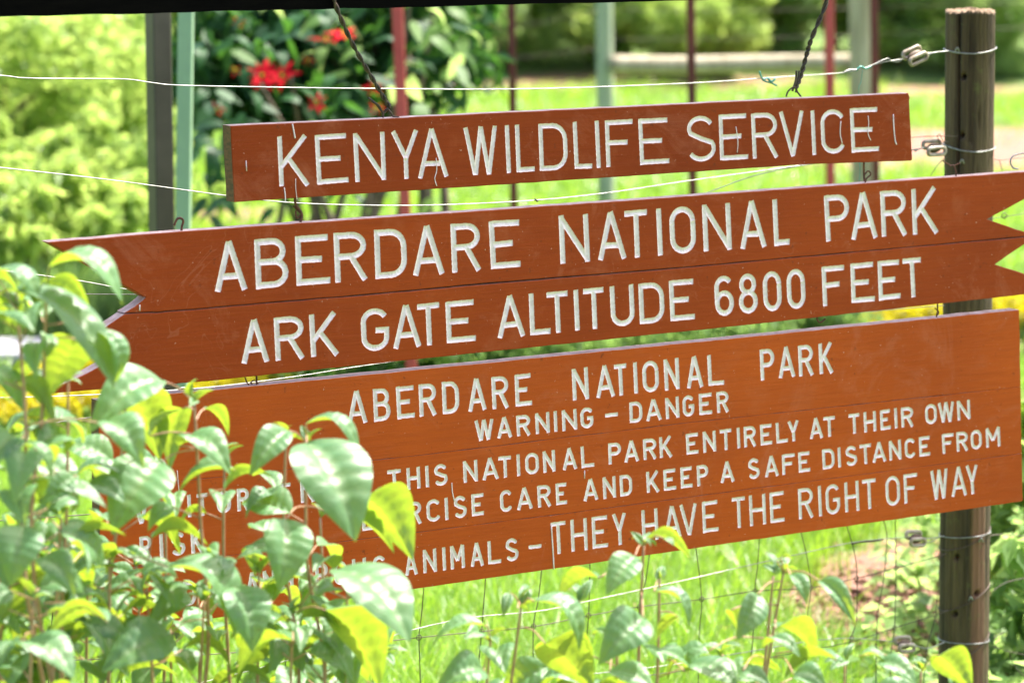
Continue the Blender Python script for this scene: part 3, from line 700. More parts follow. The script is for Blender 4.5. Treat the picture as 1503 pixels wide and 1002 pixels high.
ring_wire(902, 885, 862, M['mesh_wire'], .0014); ring_wire(975, 962, 935, M['mesh_wire'], .0014); ring_wire(792, 788, 786, M['galv'], .0014); ring_wire(945, 944, 946, M['galv'], .0014)
def staple(u, v):
    tube('staple', [P(u - 3, v + 3, fc.y - frad * .98), P(u, v - 3, fc.y - frad * 1.06), P(u + 3, v + 3, fc.y - frad * .98)], .0022, M['galv'], fp, 5, 3)
for u, v in ((1405, 73), (1412, 237), (1440, 792), (1425, 878)): staple(u, v)

def insulator(u, v, ang, L, label):
    c = PF(u, v); t = thing('strain_insulator', c, label, 'insulator', 'loop insulators on the fence wires')
    ca, sa = math.cos(ang), math.sin(ang); ax = (E * ca + Vector((0, 0, 1)) * sa).normalized(); ay = (Vector((0, 0, 1)) * ca - E * sa)
    hl = L / 2; rr = .0085
    for k, dn in enumerate((-.0085, .0085)):
        pts = []
        for i in range(28):
            a = i / 28 * 2 * math.pi; x = math.cos(a) * rr + (hl - rr - .004) * (1 if math.cos(a) > 0 else -1); y = math.sin(a) * rr
            pts.append(c + ax * x + ay * (y + dn * .9) + NRM * (-dn * 1.2))
        V, Fc = tube_geo(pts, .0050, 8, 1, closed=True); mk('glazed_loop', V, Fc, M['ceramic'], t)
    V = []; Fc = []; ns, nr = 12, 8
    for i in range(nr + 1):
        th = math.pi * i / nr
        for j in range(ns):
            a = 2 * math.pi * j / ns
            V.append(c + ax * (math.cos(th) * (hl - .008)) + ay * math.sin(th) * math.cos(a) * .013 + NRM * math.sin(th) * math.sin(a) * .008)
    for i in range(nr):
        for j in range(ns): Fc.append((i * ns + j, i * ns + (j + 1) % ns, (i + 1) * ns + (j + 1) % ns, (i + 1) * ns + j))
    mk('core', V, Fc, M['ceramic_dark'], t)
insulator(1343, 82, .32, .062, 'cream loop insulator on the top fence wire beside the post top')
insulator(1371, 217, .0, .062, 'cream loop insulator touching the post beside the end of the top sign')
insulator(1344, 790, -.1, .054, 'cream loop insulator on the wire just below the warning sign corner')
insulator(1328, 945, -.1, .056, 'cream loop insulator on the lowest fence wire near the ground')
def fwire(label, pts, r=.0015, mat='galv', extra=()):
    p = pts[0]; t = thing('fence_wire', PF(*p), label, 'wire', 'plain wire strands of the electric fence')
    tube('strand', [PF(*q) for q in pts], r, M[mat], t, 6, 5)
    for nm, mm, rr, pp in extra: tube(nm, [PF(*q) for q in pp], rr, M[mm], t, 5, 4)
fwire('bright top fence wire running over the whole width above the signs',
      [(-530, 66), (-150, 100), (0, 111), (40, 115), (150, 116), (190, 117), (225, 122), (262, 125.5), (380, 128), (520, 130), (760, 131), (1000, 123), (1150, 113), (1245, 106), (1290, 93), (1325, 87)], .0013, 'galv',
      [('wire_wrap', 'galv', .0024, [(1238, 107), (1246, 103), (1256, 103), (1262, 100)]), ('green_tie', 'green_wire', .0026, [(1256, 104), (1263, 98), (1270, 101), (1278, 98)]),
       ('green_tie', 'green_wire', .0022, [(1115, 105), (1117, 112), (1122, 119), (1132, 122), (1140, 126)]), ('green_tie', 'green_wire', .0026, [(1119, 118), (1126, 115), (1132, 120), (1138, 116)]),
       ('green_tail', 'green_wire', .0008, [(1266, 103), (1264, 120), (1260, 140), (1262, 240), (1261, 268)]),
       ('loop_end', 'galv', .0013, [(1276, 98), (1290, 91), (1303, 86), (1308, 90), (1318, 91), (1325, 87)]), ('link_wire', 'galv', .0016, [(1360, 79), (1375, 77), (1392, 75)]), ('link_wire', 'galv', .0012, [(1358, 84), (1368, 79), (1378, 76)])])
fwire('slack fence wire dipping behind the top sign up to the insulator at its end',
      [(-530, 180), (-150, 228), (0, 246), (160, 264), (330, 287), (420, 297), (520, 301), (640, 301), (787, 294), (900, 282), (1000, 267), (1130, 249), (1250, 232), (1350, 218)], .0012, 'galv',
      [('knot', 'mesh_wire', .0022, [(785, 292), (789, 296)]), ('second_strand', 'galv', .0013, [(1345, 220), (1143, 249), (1035, 284), (960, 312), (800, 345)]),
       ('stub', 'galv', .002, [(1343, 222), (1350, 218), (1356, 217)]), ('loose_wire', 'mesh_wire', .001, [(1330, 202), (1370, 200), (1405, 200)]), ('loose_curl', 'mesh_wire', .0009, [(1392, 208), (1380, 208), (1376, 200), (1379, 197), (1383, 205), (1392, 216)]),
       ('loose_wire', 'mesh_wire', .001, [(1366, 258), (1378, 240), (1390, 230)])])
fwire('thin wire meeting the notch at the left end of the arrow sign', [(-530, 415), (-150, 425), (0, 426.5), (192, 432), (600, 425), (1000, 395), (1386, 330)], .0011)
fwire('thin wire slanting behind the upper tail of the arrow sign', [(-530, 340), (-150, 384), (0, 397), (60, 404), (110, 411), (300, 436), (700, 436), (1386, 345)], .0012)
fwire('bright wire in front of the yellow hedge below the arrow sign', [(-530, 570), (-150, 584), (20, 583), (140, 579), (260, 572), (345, 564), (450, 550), (545, 535), (800, 500), (1230, 461), (1386, 448)], .0011, 'galv',
      [('wire_wrap', 'galv', .0022, [(262, 572), (268, 569), (276, 571)])])
fwire('lower wire sloping up behind the left of the warning sign', [(-530, 700), (-150, 652), (0, 634), (135, 612), (400, 580), (1386, 470)], .0011)
fwire('plain wire rising below the warning sign to the insulator at the post', [(-530, 1200), (-100, 1090), (300, 1000), (470, 956), (545, 943), (600, 925), (690, 906), (785, 897), (843, 886), (1000, 852), (1100, 829), (1180, 811), (1255, 795), (1330, 788)], .0011, 'galv',
      [('wire_wrap', 'mesh_wire', .0022, [(1250, 798), (1262, 795), (1280, 794), (1296, 791)]), ('link_wire', 'galv', .0014, [(1358, 790), (1370, 789), (1386, 786)]), ('link_wire', 'galv', .0012, [(1356, 796), (1368, 794), (1380, 786)])])
fwire('lowest plain wire, near the leaf litter left of the post', [(-530, 1100), (300, 1040), (900, 985), (1060, 962), (1160, 945), (1200, 939), (1250, 936), (1312, 941)], .0011, 'galv',
      [('link_wire', 'galv', .0014, [(1343, 946), (1360, 951), (1386, 942)])])
# woven mesh
wm = thing('wire_mesh_fence', PF(900, 900, OFF + .02), 'rusty woven wire mesh with ringed knots below the warning sign', 'fence')
O2 = OFF + .015
knots = [(545, 942), (615, 935), (707, 926), (783, 919), (864, 903), (939, 890), (1030, 879), (1108, 867), (1190, 862), (1257, 848), (1315, 833), (1380, 815)]
def mw(name, pts, r=.0012): return tube(name, [PS(u, v, O2) for u, v in pts], r, M['mesh_wire'], wm, 5, 5)
mw('line_wire', [(-530, 1040), (0, 978), (70, 970), (300, 960)] + knots + [(1388, 811)])
mw('line_wire', [(-530, 1150), (300, 1062), (800, 1010), (1060, 955 + 20), (1170, 957), (1250, 941), (1313, 921), (1373, 902), (1390, 896)])
mw('line_wire', [(-530, 935), (0, 872), (80, 866), (545, 838), (1000, 760), (1388, 690)])
mw('line_wire', [(-530, 800), (545, 720), (1000, 640), (1388, 560)])
mw('line_wire', [(1450, 786), (1475, 784), (1512, 788)]); mw('line_wire', [(1456, 868), (1475, 855), (1503, 848), (1540, 840)]); mw('line_wire', [(1456, 948), (1480, 955), (1503, 960), (1540, 965)], .0009)
mw('line_wire', [(1458, 936), (1466, 931), (1472, 928)], .0014); mw('stay_wire', [(1482, 958), (1488, 975), (1503, 992), (1520, 1004)], .0012)
mw('line_wire', [(1448, 232), (1468, 235), (1483, 233), (1520, 230)], .0009); mw('stay_wire', [(1467, 234), (1471, 251)], .0009)
mw('stay_wire', [(1440, 323), (1475, 318), (1520, 311)], .0009); mw('stay_wire', [(1474, 312), (1478, 316), (1474, 321), (1470, 316), (1474, 312)], .0011)
vert = {0: [(549, 860), (545, 942), (548, 1010), (549, 1100)], 1: [(622, 860), (619, 900), (615, 935), (617, 1000), (618, 1110)], 2: [(713, 845), (707, 926), (701, 1000), (700, 1110)], 3: [(795, 835), (790, 880), (783, 919), (783, 1000), (784, 1110)],
        4: [(866, 820), (864, 903), (858, 970), (856, 1100)], 5: [(955, 800), (948, 850), (939, 890), (938, 985), (939, 1100)], 6: [(1021, 800), (1030, 879), (1026, 940), (1024, 1100)], 7: [(1115, 785), (1112, 830), (1108, 867), (1104, 950), (1096, 1000), (1096, 1100)],
        8: [(1174, 775), (1184, 815), (1190, 862), (1184, 925), (1182, 1100)], 9: [(1241, 765), (1254, 810), (1258, 848), (1257, 910), (1248, 940), (1242, 985), (1240, 1100)], 10: [(1314, 755), (1315, 833), (1313, 921), (1308, 960), (1306, 1100)],
        11: [(1380, 740), (1380, 815), (1373, 902), (1359, 962), (1350, 1090)], 12: [(1296, 760), (1302, 790), (1297, 850), (1287, 920), (1286, 1100)], 13: [(-20, 860), (4, 970), (0, 1100)], 14: [(82, 850), (72, 969), (70, 1100)], 15: [(200, 850), (180, 965), (176, 1100)], 16: [(310, 840), (296, 960), (290, 1100)], 17: [(430, 840), (420, 951), (415, 1100)]}
for k, v in vert.items(): mw('stay_wire', v)
for (u, v) in knots + [(1250, 936), (1313, 921), (1373, 902), (4, 972), (72, 969)]:
    c = PS(u, v, O2 - .003); pts = [c + E * math.cos(a * math.pi / 6) * .0062 + Vector((0, 0, 1)) * math.sin(a * math.pi / 6) * .0062 for a in range(12)]
    V, Fc = tube_geo(pts, .0011, 5, 1, closed=True); mk('ring_knot', V, Fc, M['mesh_wire'], wm)

# ------------------------------------------------------------------ poles
def upright(name, u_top, u_mid, v_mid, half_px, Y, H, mat, label, cat, group=None, square=True, part='shaft', al=False):
    """post through two picture columns; stands on the ground at depth Y"""
    a = P(u_top, 30, Y); b = P(u_mid, v_mid, Y); dirv = (a - b) / (a.z - b.z)
    z0 = float(gz(np.array(b.x), np.array(Y))) - .1; base = b + dirv * (z0 - b.z); top = b + dirv * (H - b.z); r = half_px / F * Y
    t = thing(name, (base.x, base.y, z0 + .1), label, cat, group); V = []; Fc = []
    if square:
        rr = r * (.73 if al else .93); n = 4; c4 = [(-1, -1), (1, -1), (1, 1), (-1, 1)]; be = .14
        prof = []
        for (sx, sy) in c4:
            if sx * sy > 0: prof += [(sx * (1 - 0), sy * (1 - be)), (sx * (1 - be), sy * 1)] if sx < 0 else [(sx, sy * (1 - be)), (sx * (1 - be), sy)]
            else: prof += [(sx * (1 - be), sy), (sx, sy * (1 - be))] if sx > 0 else [(sx * (1 - be), sy), (sx, sy * (1 - be))]
        prof.sort(key=lambda p: math.atan2(p[1], p[0])); m = len(prof); nz = 14
        for k in range(nz + 1):
            p = base.lerp(top, k / nz)
            for q in prof: V.append(p + (E * q[0] * rr - NRM * q[1] * rr if al else Vector((q[0] * rr, q[1] * rr, 0))))
    else:
        m = 20; nz = 24
        for k in range(nz + 1):
            p = base.lerp(top, k / nz); wv = 1 + .03 * math.sin(k * .9)
            for q in range(m):
                an = 2 * math.pi * q / m; V.append(p + Vector((math.cos(an) * r * wv, math.sin(an) * r * wv, 0)))
    for k in range(nz):
        for q in range(m): Fc.append((k * m + q, k * m + (q + 1) % m, (k + 1) * m + (q + 1) % m, (k + 1) * m + q))
    Fc.append(tuple(nz * m + q for q in range(m)))
    mk(part, V, Fc, M[mat], t, not square); return t, base, top, r
def cap_on(t, top, r, mat):
    V = []; Fc = []; box_geo(top + Vector((0, 0, .01)), Vector((r * 1.15, 0, 0)), Vector((0, r * 1.15, 0)), Vector((0, 0, .012)), V, Fc); mk('cap', V, Fc, M[mat], t, False)
r_ = upright('shelter_post', 232, 237, 320, 20.5, 8.9, 2.75, 'greypost', 'dark grey-brown square post rising behind the left of the signs', 'post', None, True, 'shaft', True); cap_on(r_[0], r_[2], r_[3], 'greypost')
r_ = upright('green_post', 273, 269, 320, 11.5, 9.6, 2.8, 'mint', 'pale mint green painted post next to the dark steel post', 'post'); cap_on(r_[0], r_[2], r_[3], 'mint')
for i, (ut, um, hp, mt, lb) in enumerate(((584, 594, 8.5, 'redpole', 'faded red metal pole in front of the flowering bush'), (751, 754, 6.0, 'maroon', 'red pole painted maroon for shade, just right of the flowering bush'),
        (1014, 1017, 6.5, 'maroon', 'red pole painted maroon for shade, in front of the horizontal log rail'), (1217, 1219, 7.2, 'redpole', 'faded red pole just left of the thick pale log post'), (1283, 1286, 6.0, 'maroon', 'red pole painted maroon for shade, just right of the thick pale log post'))):
    r_ = upright('metal_pole', ut, um, 290, hp, (13.0 if i == 0 else 14.4) if i < 3 else 15.7, 2.75 + .02 * i, mt, lb, 'pole', 'red and maroon metal poles'); cap_on(r_[0], r_[2], r_[3], mt)
upright('wooden_post', 887, 890, 270, 12.5, 20.3, 2.7, 'palewood', 'round greenish log post at the left end of the horizontal rail', 'post', None, False, 'log')
upright('wooden_post', 1265, 1268, 250, 19, 20.0, 2.6, 'beigewood', 'thick pale log post at the right end of the horizontal rail', 'post', None, False, 'log')
rl = thing('log_rail', P(1070, 95, 20.2), 'horizontal pale log rail joining the two log posts', 'rail')
tube('log', [P(897, 95, 20.2), P(1000, 96, 20.2), P(1120, 94, 20.2), P(1250, 92, 20.1)], lambda t: .062 - .004 * t, M['beigewood'], rl, 14, 6)
ff = thing('far_fence_wire', P(900, 50, 21), 'faint far fence wires strung past the log posts', 'wire')
for pts in ([(640, 55), (760, 40), (887, 14)], [(660, 92), (760, 85), (887, 70)], [(887, 14), (1070, 16), (1266, 12)], [(887, 58), (1070, 57), (1266, 52)], [(1266, 12), (1560, 2)], [(1266, 52), (1560, 38)]):
    tube('strand', [P(u, v, 20.9) for u, v in pts], .0026, M['mesh_wire'], ff, 5, 3)

# ------------------------------------------------------------------ foliage
def leaf_cloud(centers, radii, n, size, flat=0.5, rg=RNG, bias_up=0.3, elong=1.9):
    """n diamond leaves (two triangles folded) scattered about clump centres -> V, Q, tint"""
    k = rg.integers(0, len(centers), n); c = centers[k]; rad = radii[k]
    d = rg.normal(size=(n, 3)); d /= np.linalg.norm(d, axis=1)[:, None]
    p = c + d * rad * (rg.random((n, 1)) ** .45)
    nr = d * .6 + rg.normal(size=(n, 3)) * .55 + np.array([0, 0, bias_up]); nr /= np.linalg.norm(nr, axis=1)[:, None]
    ax = rg.normal(size=(n, 3)) + np.array([0, 0, -.5]); ax -= nr * (ax * nr).sum(1)[:, None]; ax /= np.linalg.norm(ax, axis=1)[:, None]
    bx = np.cross(nr, ax); s = size * (0.6 + .8 * rg.random((n, 1)))
    tip = p + ax * s - nr * s * .18; b0 = p - ax * s * .15
    l = p + ax * s * .38 + bx * s / elong * .5 + nr * s * .08; r = p + ax * s * .38 - bx * s / elong * .5 + nr * s * .08
    V = np.stack([b0, r, tip, l], 1).reshape(-1, 3); Q = np.arange(4 * n).reshape(n, 4)
    tint = np.repeat(np.clip(rg.random(n) * .75 + (rg.random(len(centers)) * .25)[k], 0, 1) * .999, 4)
    return V, Q, tint
def bush(name, label, c, size, n, leaf, mat, stems=5, clumps=40, group=None, cat='bush', hollow=.55, seed=1, kindparts='foliage', low=0.12, cl=.38, thin=0):
    rg = np.random.default_rng(seed); c = Vector(c); sx, sy, sz = size
    z0 = float(gz(np.array(c.x), np.array(c.y)))
    t = thing(name, (c.x, c.y, z0), label, cat, group)
    d = rg.normal(size=(clumps, 3)); d /= np.linalg.norm(d, axis=1)[:, None]; rr = hollow + (1 - hollow) * rg.random((clumps, 1)) ** .6
    cc = d * rr; cc[:, 2] = np.abs(cc[:, 2]) if low is None else cc[:, 2]
    wob = 1 + .22 * np.sin(cc[:, :1] * 7 + seed) * np.cos(cc[:, 1:2] * 6 - seed)
    cc = cc * wob * np.array([sx, sy, sz / 2]) * .86 + np.array([c.x, c.y, z0 + sz / 2 + .02])
    cc[:, 2] = np.maximum(cc[:, 2], z0 + low)
    rad = (rg.random((clumps, 1)) * .5 + .6) * min(sx, sy, sz / 2) * cl
    V, Q, ti = leaf_cloud(cc, rad, n, leaf, rg=rg)
    V[:, 2] = np.maximum(V[:, 2], z0 + .005)
    o = quads_np(kindparts, V, Q, M[mat], t, {'tint': ti}); o['kind'] = 'stuff'
    for k in range(stems):
        j = rg.integers(0, clumps); a = Vector((c.x + rg.uniform(-.15, .15) * sx, c.y + rg.uniform(-.15, .15) * sy, z0 - .03)); b = Vector(cc[j]); m = a.lerp(b, .5) + Vector((rg.uniform(-.1, .1) * sx, 0, .08 * sz))
        r0 = .018 * max(sz, .4); tube('stem', [a, m, b], lambda t, r0=r0: r0 * (1 - .75 * t), M['bark'], t, 6, 4)
    return t
# bright scrub on the left
bright = [((30, 300, 17.0), (1.0, .8, .8), 'left of the frame at the foot of the slope, nearest'), ((120, 260, 18.2), (.9, .7, .95), 'beside the dark steel post, low and rounded'),
          ((10, 190, 20.2), (1.2, .9, 1.7), 'at the far left, mid height'), ((110, 180, 21.8), (1.0, .9, 1.5), 'behind the low rounded one'), ((40, 90, 24.5), (1.5, 1.1, 2.1), 'upper left, tallest of the scrub'), ((-120, 200, 19.5), (1.3, 1, 1.8), 'beyond the left edge')]
for i, ((u, v, Y), sz, lb) in enumerate(bright):
    p = P(u, v, Y); bush('scrub_bush', 'sunlit yellow-green scrub bush ' + lb, (p.x, Y, 0), sz, 7500, .075, 'bush_bright', 14, 75, 'sunlit scrub bushes on the left', seed=20 + i, hollow=.3, cl=.26)
# far hillside bushes
far = []
rgf = np.random.default_rng(5)
wordsf = ['left of the dark steel post', 'behind the mint green post', 'behind the red flowers', 'behind the right of the flowering bush', 'behind the maroon pole nearest the flowering bush', 'between the first maroon pole and the rail end',
          'behind the left end of the log rail', 'behind the middle of the log rail', 'behind the right end of the log rail', 'behind the thick pale log post', 'between log post and fence post', 'behind the fence post top', 'right of the fence post']
us = [150, 270, 400, 540, 700, 790, 890, 1010, 1120, 1220, 1330, 1430, 1540]
mats = ['bush_bright', 'bush_bright', 'bush_mid', 'bush_bright', 'bush_mid', 'bush_bright', 'bush_mid', 'bush_bright', 'bush_mid', 'bush_bright', 'bush_bright', 'bush_mid', 'bush_bright']
tone = {'bush_mid': 'mid green', 'bush_dark': 'dark green', 'bush_bright': 'light yellow-green'}
for i, u in enumerate(us):
    Y = 33.5 + rgf.uniform(0, 2.2); p = P(u, 100, Y)
    bush('hillside_bush', tone[mats[i]] + ' hillside bush ' + wordsf[i], (p.x, Y, 0), (rgf.uniform(.95, 1.3), .9, rgf.uniform(1.3, 2.1)), 11000, .085, mats[i], 4, 36, 'bushes along the foot of the hillside', seed=60 + i, hollow=.3)
for i, (u, Y, mt, wd) in enumerate(((90, 36.5, 'bush_bright', 'partly hidden behind the tall scrub on the left'), (330, 37, 'bush_bright', 'seen faintly through the flowering bush'), (620, 36.8, 'bush_mid', 'filling the gap right of the flowering bush'), (745, 37.5, 'bush_bright', 'rising behind the first maroon pole'),
        (850, 37, 'bush_bright', 'left of the greenish log post'), (955, 37.4, 'bush_bright', 'above the left half of the log rail'), (1065, 36.9, 'bush_mid', 'above the middle of the log rail'), (1175, 37.6, 'bush_bright', 'above the right half of the log rail'), (1290, 37, 'bush_bright', 'right behind the top fence insulator'), (1390, 37.4, 'bush_bright', 'directly behind the fence post top'), (1490, 36.8, 'bush_bright', 'at the right edge of the frame'))):
    Y += 2.2; p = P(u, 60, Y); bush('hillside_bush', tone[mt] + ' second row bush ' + wd, (p.x, Y, 0), (1.15, .9, 2.5), 9000, .085, mt, 4, 40, 'bushes along the foot of the hillside', seed=160 + i, hollow=.25)
pos2 = ['far left', 'left', 'left of centre', 'centre left', 'centre', 'centre right', 'right of centre', 'right', 'far right', 'rightmost']
for i in range(10):
    u = -150 + 200 * i; Y = 45.5 + rgf.uniform(-1, 1.5); p = P(u, 60, Y); mt = ['bush_mid', 'bush_mid', 'bush_bright', 'bush_mid', 'bush_mid', 'bush_bright', 'bush_mid', 'bush_bright', 'bush_bright', 'bush_bright'][i]
    bush('hillside_tree', tone[mt] + ' rounded tree in the row behind the bushes, ' + pos2[i] + ' of the row', (p.x, Y, 0), (1.7, 1.3, rgf.uniform(3.6, 4.8)), 16000, .11, mt, 4, 60, 'trees behind the hillside bushes', 'tree', seed=90 + i, hollow=.3)
for i in range(9):
    u = -400 + 290 * i; Y = 64 + rgf.uniform(-3, 3); p = P(u, 0, Y)
    bush('distant_tree', 'tall leafy tree on the hillside behind everything, ' + ['leftmost', 'second from left', 'third from left', 'fourth from left', 'middle', 'fourth from right', 'third from right', 'second from right', 'rightmost'][i], (p.x, Y, 0), (3.2, 2.5, 7.5), 15000, .22, 'bush_mid' if i % 2 else 'bush_bright', 3, 60, 'tall trees far up the hillside', 'tree', seed=120 + i, hollow=.3)

# ------------------------------------------------------------------ flowering bush
def leaf_mesh(name, W=.5, fold=.35, arch=.25, wave=.02, nt=12, nw=4, nv=8, twist=0.0, tipdrop=0.0):
    V = []; Fc = []; vein = []; tint = []
    for i in range(nt + 1):
        t = i / nt; wd = W / 2 * (math.sin(math.pi * t ** .72) ** .85) if 0 < t < 1 else 0.0
        wd = max(wd, .004); zm = arch * 4 * t * (1 - t) - tipdrop * t ** 3
        for j in range(-nw, nw + 1):
            f = j / nw; y = f * wd; a = abs(f)
            z = zm + fold * abs(y) - .55 * fold * wd * a * a * .8 + wave * abs(math.sin(math.pi * (t * nv - a * 1.4))) * (a * (1.02 - a) * 4) * min(1, wd / W * 3)
            z += .8 * wave * math.sin(7 * t + (2 if j > 0 else 0)) * a * a
            tw = twist * (t - .3); yy = y * math.cos(tw) - (z - zm) * math.sin(tw); zz = zm + y * math.sin(tw) + (z - zm) * math.cos(tw)
            V.append((t - .04 * a * math.sin(math.pi * t), yy, zz)); vv = (t * nv - a * 1.4) % 1.0
            vein.append(1.0 if j == 0 else max(0, 1 - min(vv, 1 - vv) * 7) * .8); tint.append(.3)
    m = 2 * nw + 1
    for i in range(nt):
        for j in range(m - 1): Fc.append((i * m + j, (i + 1) * m + j, (i + 1) * m + j + 1, i * m + j + 1))
    me = bpy.data.meshes.new(name); me.from_pydata(V, [], Fc)
    for an, av in (('vein', vein), ('tint', tint)):
        a = me.attributes.new(an, 'FLOAT', 'POINT'); a.data.foreach_set('value', av)
    me.polygons.foreach_set('use_smooth', [True] * len(me.polygons)); me.update(); return me
def orient(base, tip, hint):
    x = (tip - base); L = x.length; x.normalize(); z = (hint - x * hint.dot(x))
    if z.length < 1e-3: z = Vector((0, 1, 0)) - x * x.y
    z.normalize(); y = z.cross(x)
    return Matrix(((x.x * L, y.x * L, z.x * L, base.x), (x.y * L, y.y * L, z.y * L, base.y), (x.z * L, y.z * L, z.z * L, base.z), (0, 0, 0, 1)))
def put_leaf(me, base, tip, hint, parent, name='leaf', ws=1.0):
    o = bpy.data.objects.new(name, me); C.objects.link(o); o.parent = parent
    m = orient(base, tip, hint); m = m @ Matrix.Diagonal((1, ws, 1, 1))
    o.matrix_parent_inverse = Matrix.Translation(-Vector(parent.location)); o.matrix_basis = m; return o
def rv(s=1.0): return Vector((random.uniform(-s, s), random.uniform(-s, s), random.uniform(-s, s)))
def flowering():
    Y0 = 14.4; K = 1.34; c = P(470, 200, Y0); t = thing('flowering_bush', (c.x, Y0, 0), 'dark green leafy bush with red star-shaped flowers behind the top sign', 'bush')
    pm = [leaf_mesh('bush_leaf', .42, .25, .12 * k, .01, 6, 2) for k in range(3)]
    for m in pm: m.materials.append(M['poin'])
    pm_backlit = [m.copy() for m in pm]
    for m in pm_backlit: m.materials.clear(); m.materials.append(M['bush_mid'])  # lighter green copies: backlight on the bush's right side put into the colour
    bm_ = leaf_mesh('bract', .30, .3, .1, .01, 5, 1); bm_.materials.append(M['bract'])
    # stems
    tips = []
    for k in range(16):
        u = 320 + 350 * (k + .5) / 16; a = Vector((c.x + random.uniform(-.4, .4), Y0 + random.uniform(-.3, .3), -.05)); b = P(u + random.uniform(-15, 15), random.uniform(-40, 120), Y0 + random.uniform(-.5, .5))
        m = a.lerp(b, .5) + rv(.08); tube('stem', [a, m, b], lambda q: .024 * (1 - .7 * q), M['bark'], t, 7, 5); tips.append((a, m, b))
    for (ua, ub, r0) in ((625, 618, .042), (655, 632, .026)):
        tube('stem', [P(ub, 500, Y0), P(ua, 320, Y0 + .1), P(ub, 150, Y0 + .2)], lambda q: r0 * (1.2 - .6 * q), M['bark'], t, 8, 5)
    # inner mass
    rg = np.random.default_rng(33); pts = []
    while len(pts) < 130:
        u = rg.uniform(290, 700); v = rg.uniform(-60, 260)
        lim = 205 - abs(u - 470) * .12
        if u > 610 and v > 150 - (u - 610) * .9: continue
        if u < 330 and v > 200: continue
        if v > lim: continue
        pts.append(tuple(P(u, v, Y0 + rg.uniform(-.1, 1.2))))
    cc = np.array(pts); V, Q, ti = leaf_cloud(cc, np.full((len(cc), 1), .20), 6500, .11, rg=rg, elong=2.2)
    o = quads_np('inner_foliage', V, Q, M['poin'], t, {'tint': ti}); o['kind'] = 'stuff'
    n = 0
    while n < 230:
        u = random.uniform(292, 690); v = random.uniform(-20, 330)
        if u > 610 and v > 140 - (u - 610) * .4 and random.random() > .25: continue
        if v > 185 and not (u < 350 or random.random() < .10): continue
        if u < 330 and v > 330: continue
        b = P(u, v, Y0 + random.uniform(-1.1, .05)); az = random.uniform(0, 2 * math.pi); L = random.uniform(.075, .135) * K
        d = Vector((math.cos(az) * .75, math.sin(az) * .55 - .2, random.uniform(-1.1, -.1))).normalized()
        put_leaf(random.choice(pm_backlit if (u > 575 and random.random() < .75) or random.random() < .10 else pm), b, b + d * L, Vector((random.uniform(-.4, .4), random.uniform(-.7, .2), 1)), t, 'leaf', random.uniform(.8, 1.2)); n += 1
    def flower(u, v, s, nb=9, tilt=None):
        s *= K * .92; ctr = P(u, v, Y0 - 1.0); f = bpy.data.objects.new('flower', None); C.objects.link(f); f.parent = t; f.matrix_parent_inverse = Matrix.Translation(-Vector(t.location)); f.location = ctr
        ax = tilt or Vector((random.uniform(-.3, .3), -.75, .55)); ax.normalize(); u1 = ax.cross(Vector((0, 0, 1))).normalized(); v1 = ax.cross(u1)
        for k in range(nb):
            a = k / nb * 2 * math.pi + random.uniform(-.2, .2); L = s * random.uniform(.6, 1.1); d = (u1 * math.cos(a) + v1 * math.sin(a) + ax * random.uniform(-.15, .3)).normalized()
            o = bpy.data.objects.new('bract', bm_); C.objects.link(o); o.parent = f; m = orient(d * .012, d * L, ax); o.matrix_basis = m
        o = bpy.data.objects.new('bud', bud); C.objects.link(o); o.parent = f; o.location = ax * .01
    V = []; Fc = []
    for i in range(5):
        for j in range(8):
            th = math.pi * i / 4; V.append((math.sin(th) * math.cos(j * math.pi / 4) * .008, math.sin(th) * math.sin(j * math.pi / 4) * .008, math.cos(th) * .008))
    for i in range(4):
        for j in range(8): Fc.append((i * 8 + j, i * 8 + (j + 1) % 8, (i + 1) * 8 + (j + 1) % 8, (i + 1) * 8 + j))
    bud = bpy.data.meshes.new('bud'); bud.from_pydata(V, [], Fc); bud.materials.append(M['gold'])
    flower(384, 112, .075, 10); flower(414, 112, .07, 9); flower(478, 60, .07, 8, Vector((0, -.25, 1))); flower(504, 54, .07, 8, Vector((.1, -.35, 1)))
    flower(464, 152, .045, 7); flower(318, 162, .04, 6); flower(350, 34, .035, 6); flower(548, 128, .045, 7); flower(552, 160, .04, 6); flower(345, 104, .03, 5); flower(452, 90, .032, 6); flower(560, 122, .035, 6)
flowering()

# ------------------------------------------------------------------ hedges and mid-ground plants
def hedge(name, label, a, b, depth, h, n, leaf, mat, clumps, seed, group=None, inner='bush_dark'):
    rg = np.random.default_rng(seed); a = Vector(a); b = Vector(b); c = (a + b) / 2; t = thing(name, (c.x, c.y, 0), label, 'hedge', group)
    d = (b - a); nrm = Vector((-d.y, d.x, 0)).normalized(); k = clumps
    s = rg.random(k); w_ = rg.uniform(-.5, .5, k); z = h * (.25 + .75 * rg.random(k) ** .5)
    cc = np.array([tuple(a + d * s[i] + nrm * depth * w_[i] + Vector((0, 0, z[i] * (1 - .25 * abs(w_[i]))))) for i in range(k)])
    V, Q, ti = leaf_cloud(cc, np.full((k, 1), h * .28 + .03), n, leaf, rg=rg, bias_up=.6); V[:, 2] = np.maximum(V[:, 2], .01)
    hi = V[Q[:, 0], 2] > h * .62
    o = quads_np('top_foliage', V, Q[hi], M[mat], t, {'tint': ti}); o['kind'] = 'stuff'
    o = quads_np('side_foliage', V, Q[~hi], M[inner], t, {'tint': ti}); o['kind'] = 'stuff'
    for j in range(10):
        p = a + d * (j + .5) / 10; tube('stem', [p + Vector((0, 0, -.03)), p + Vector((.03, .02, h * .5)), p + Vector((-.04, .05, h * .9))], .008, M['bark'], t, 5, 2)
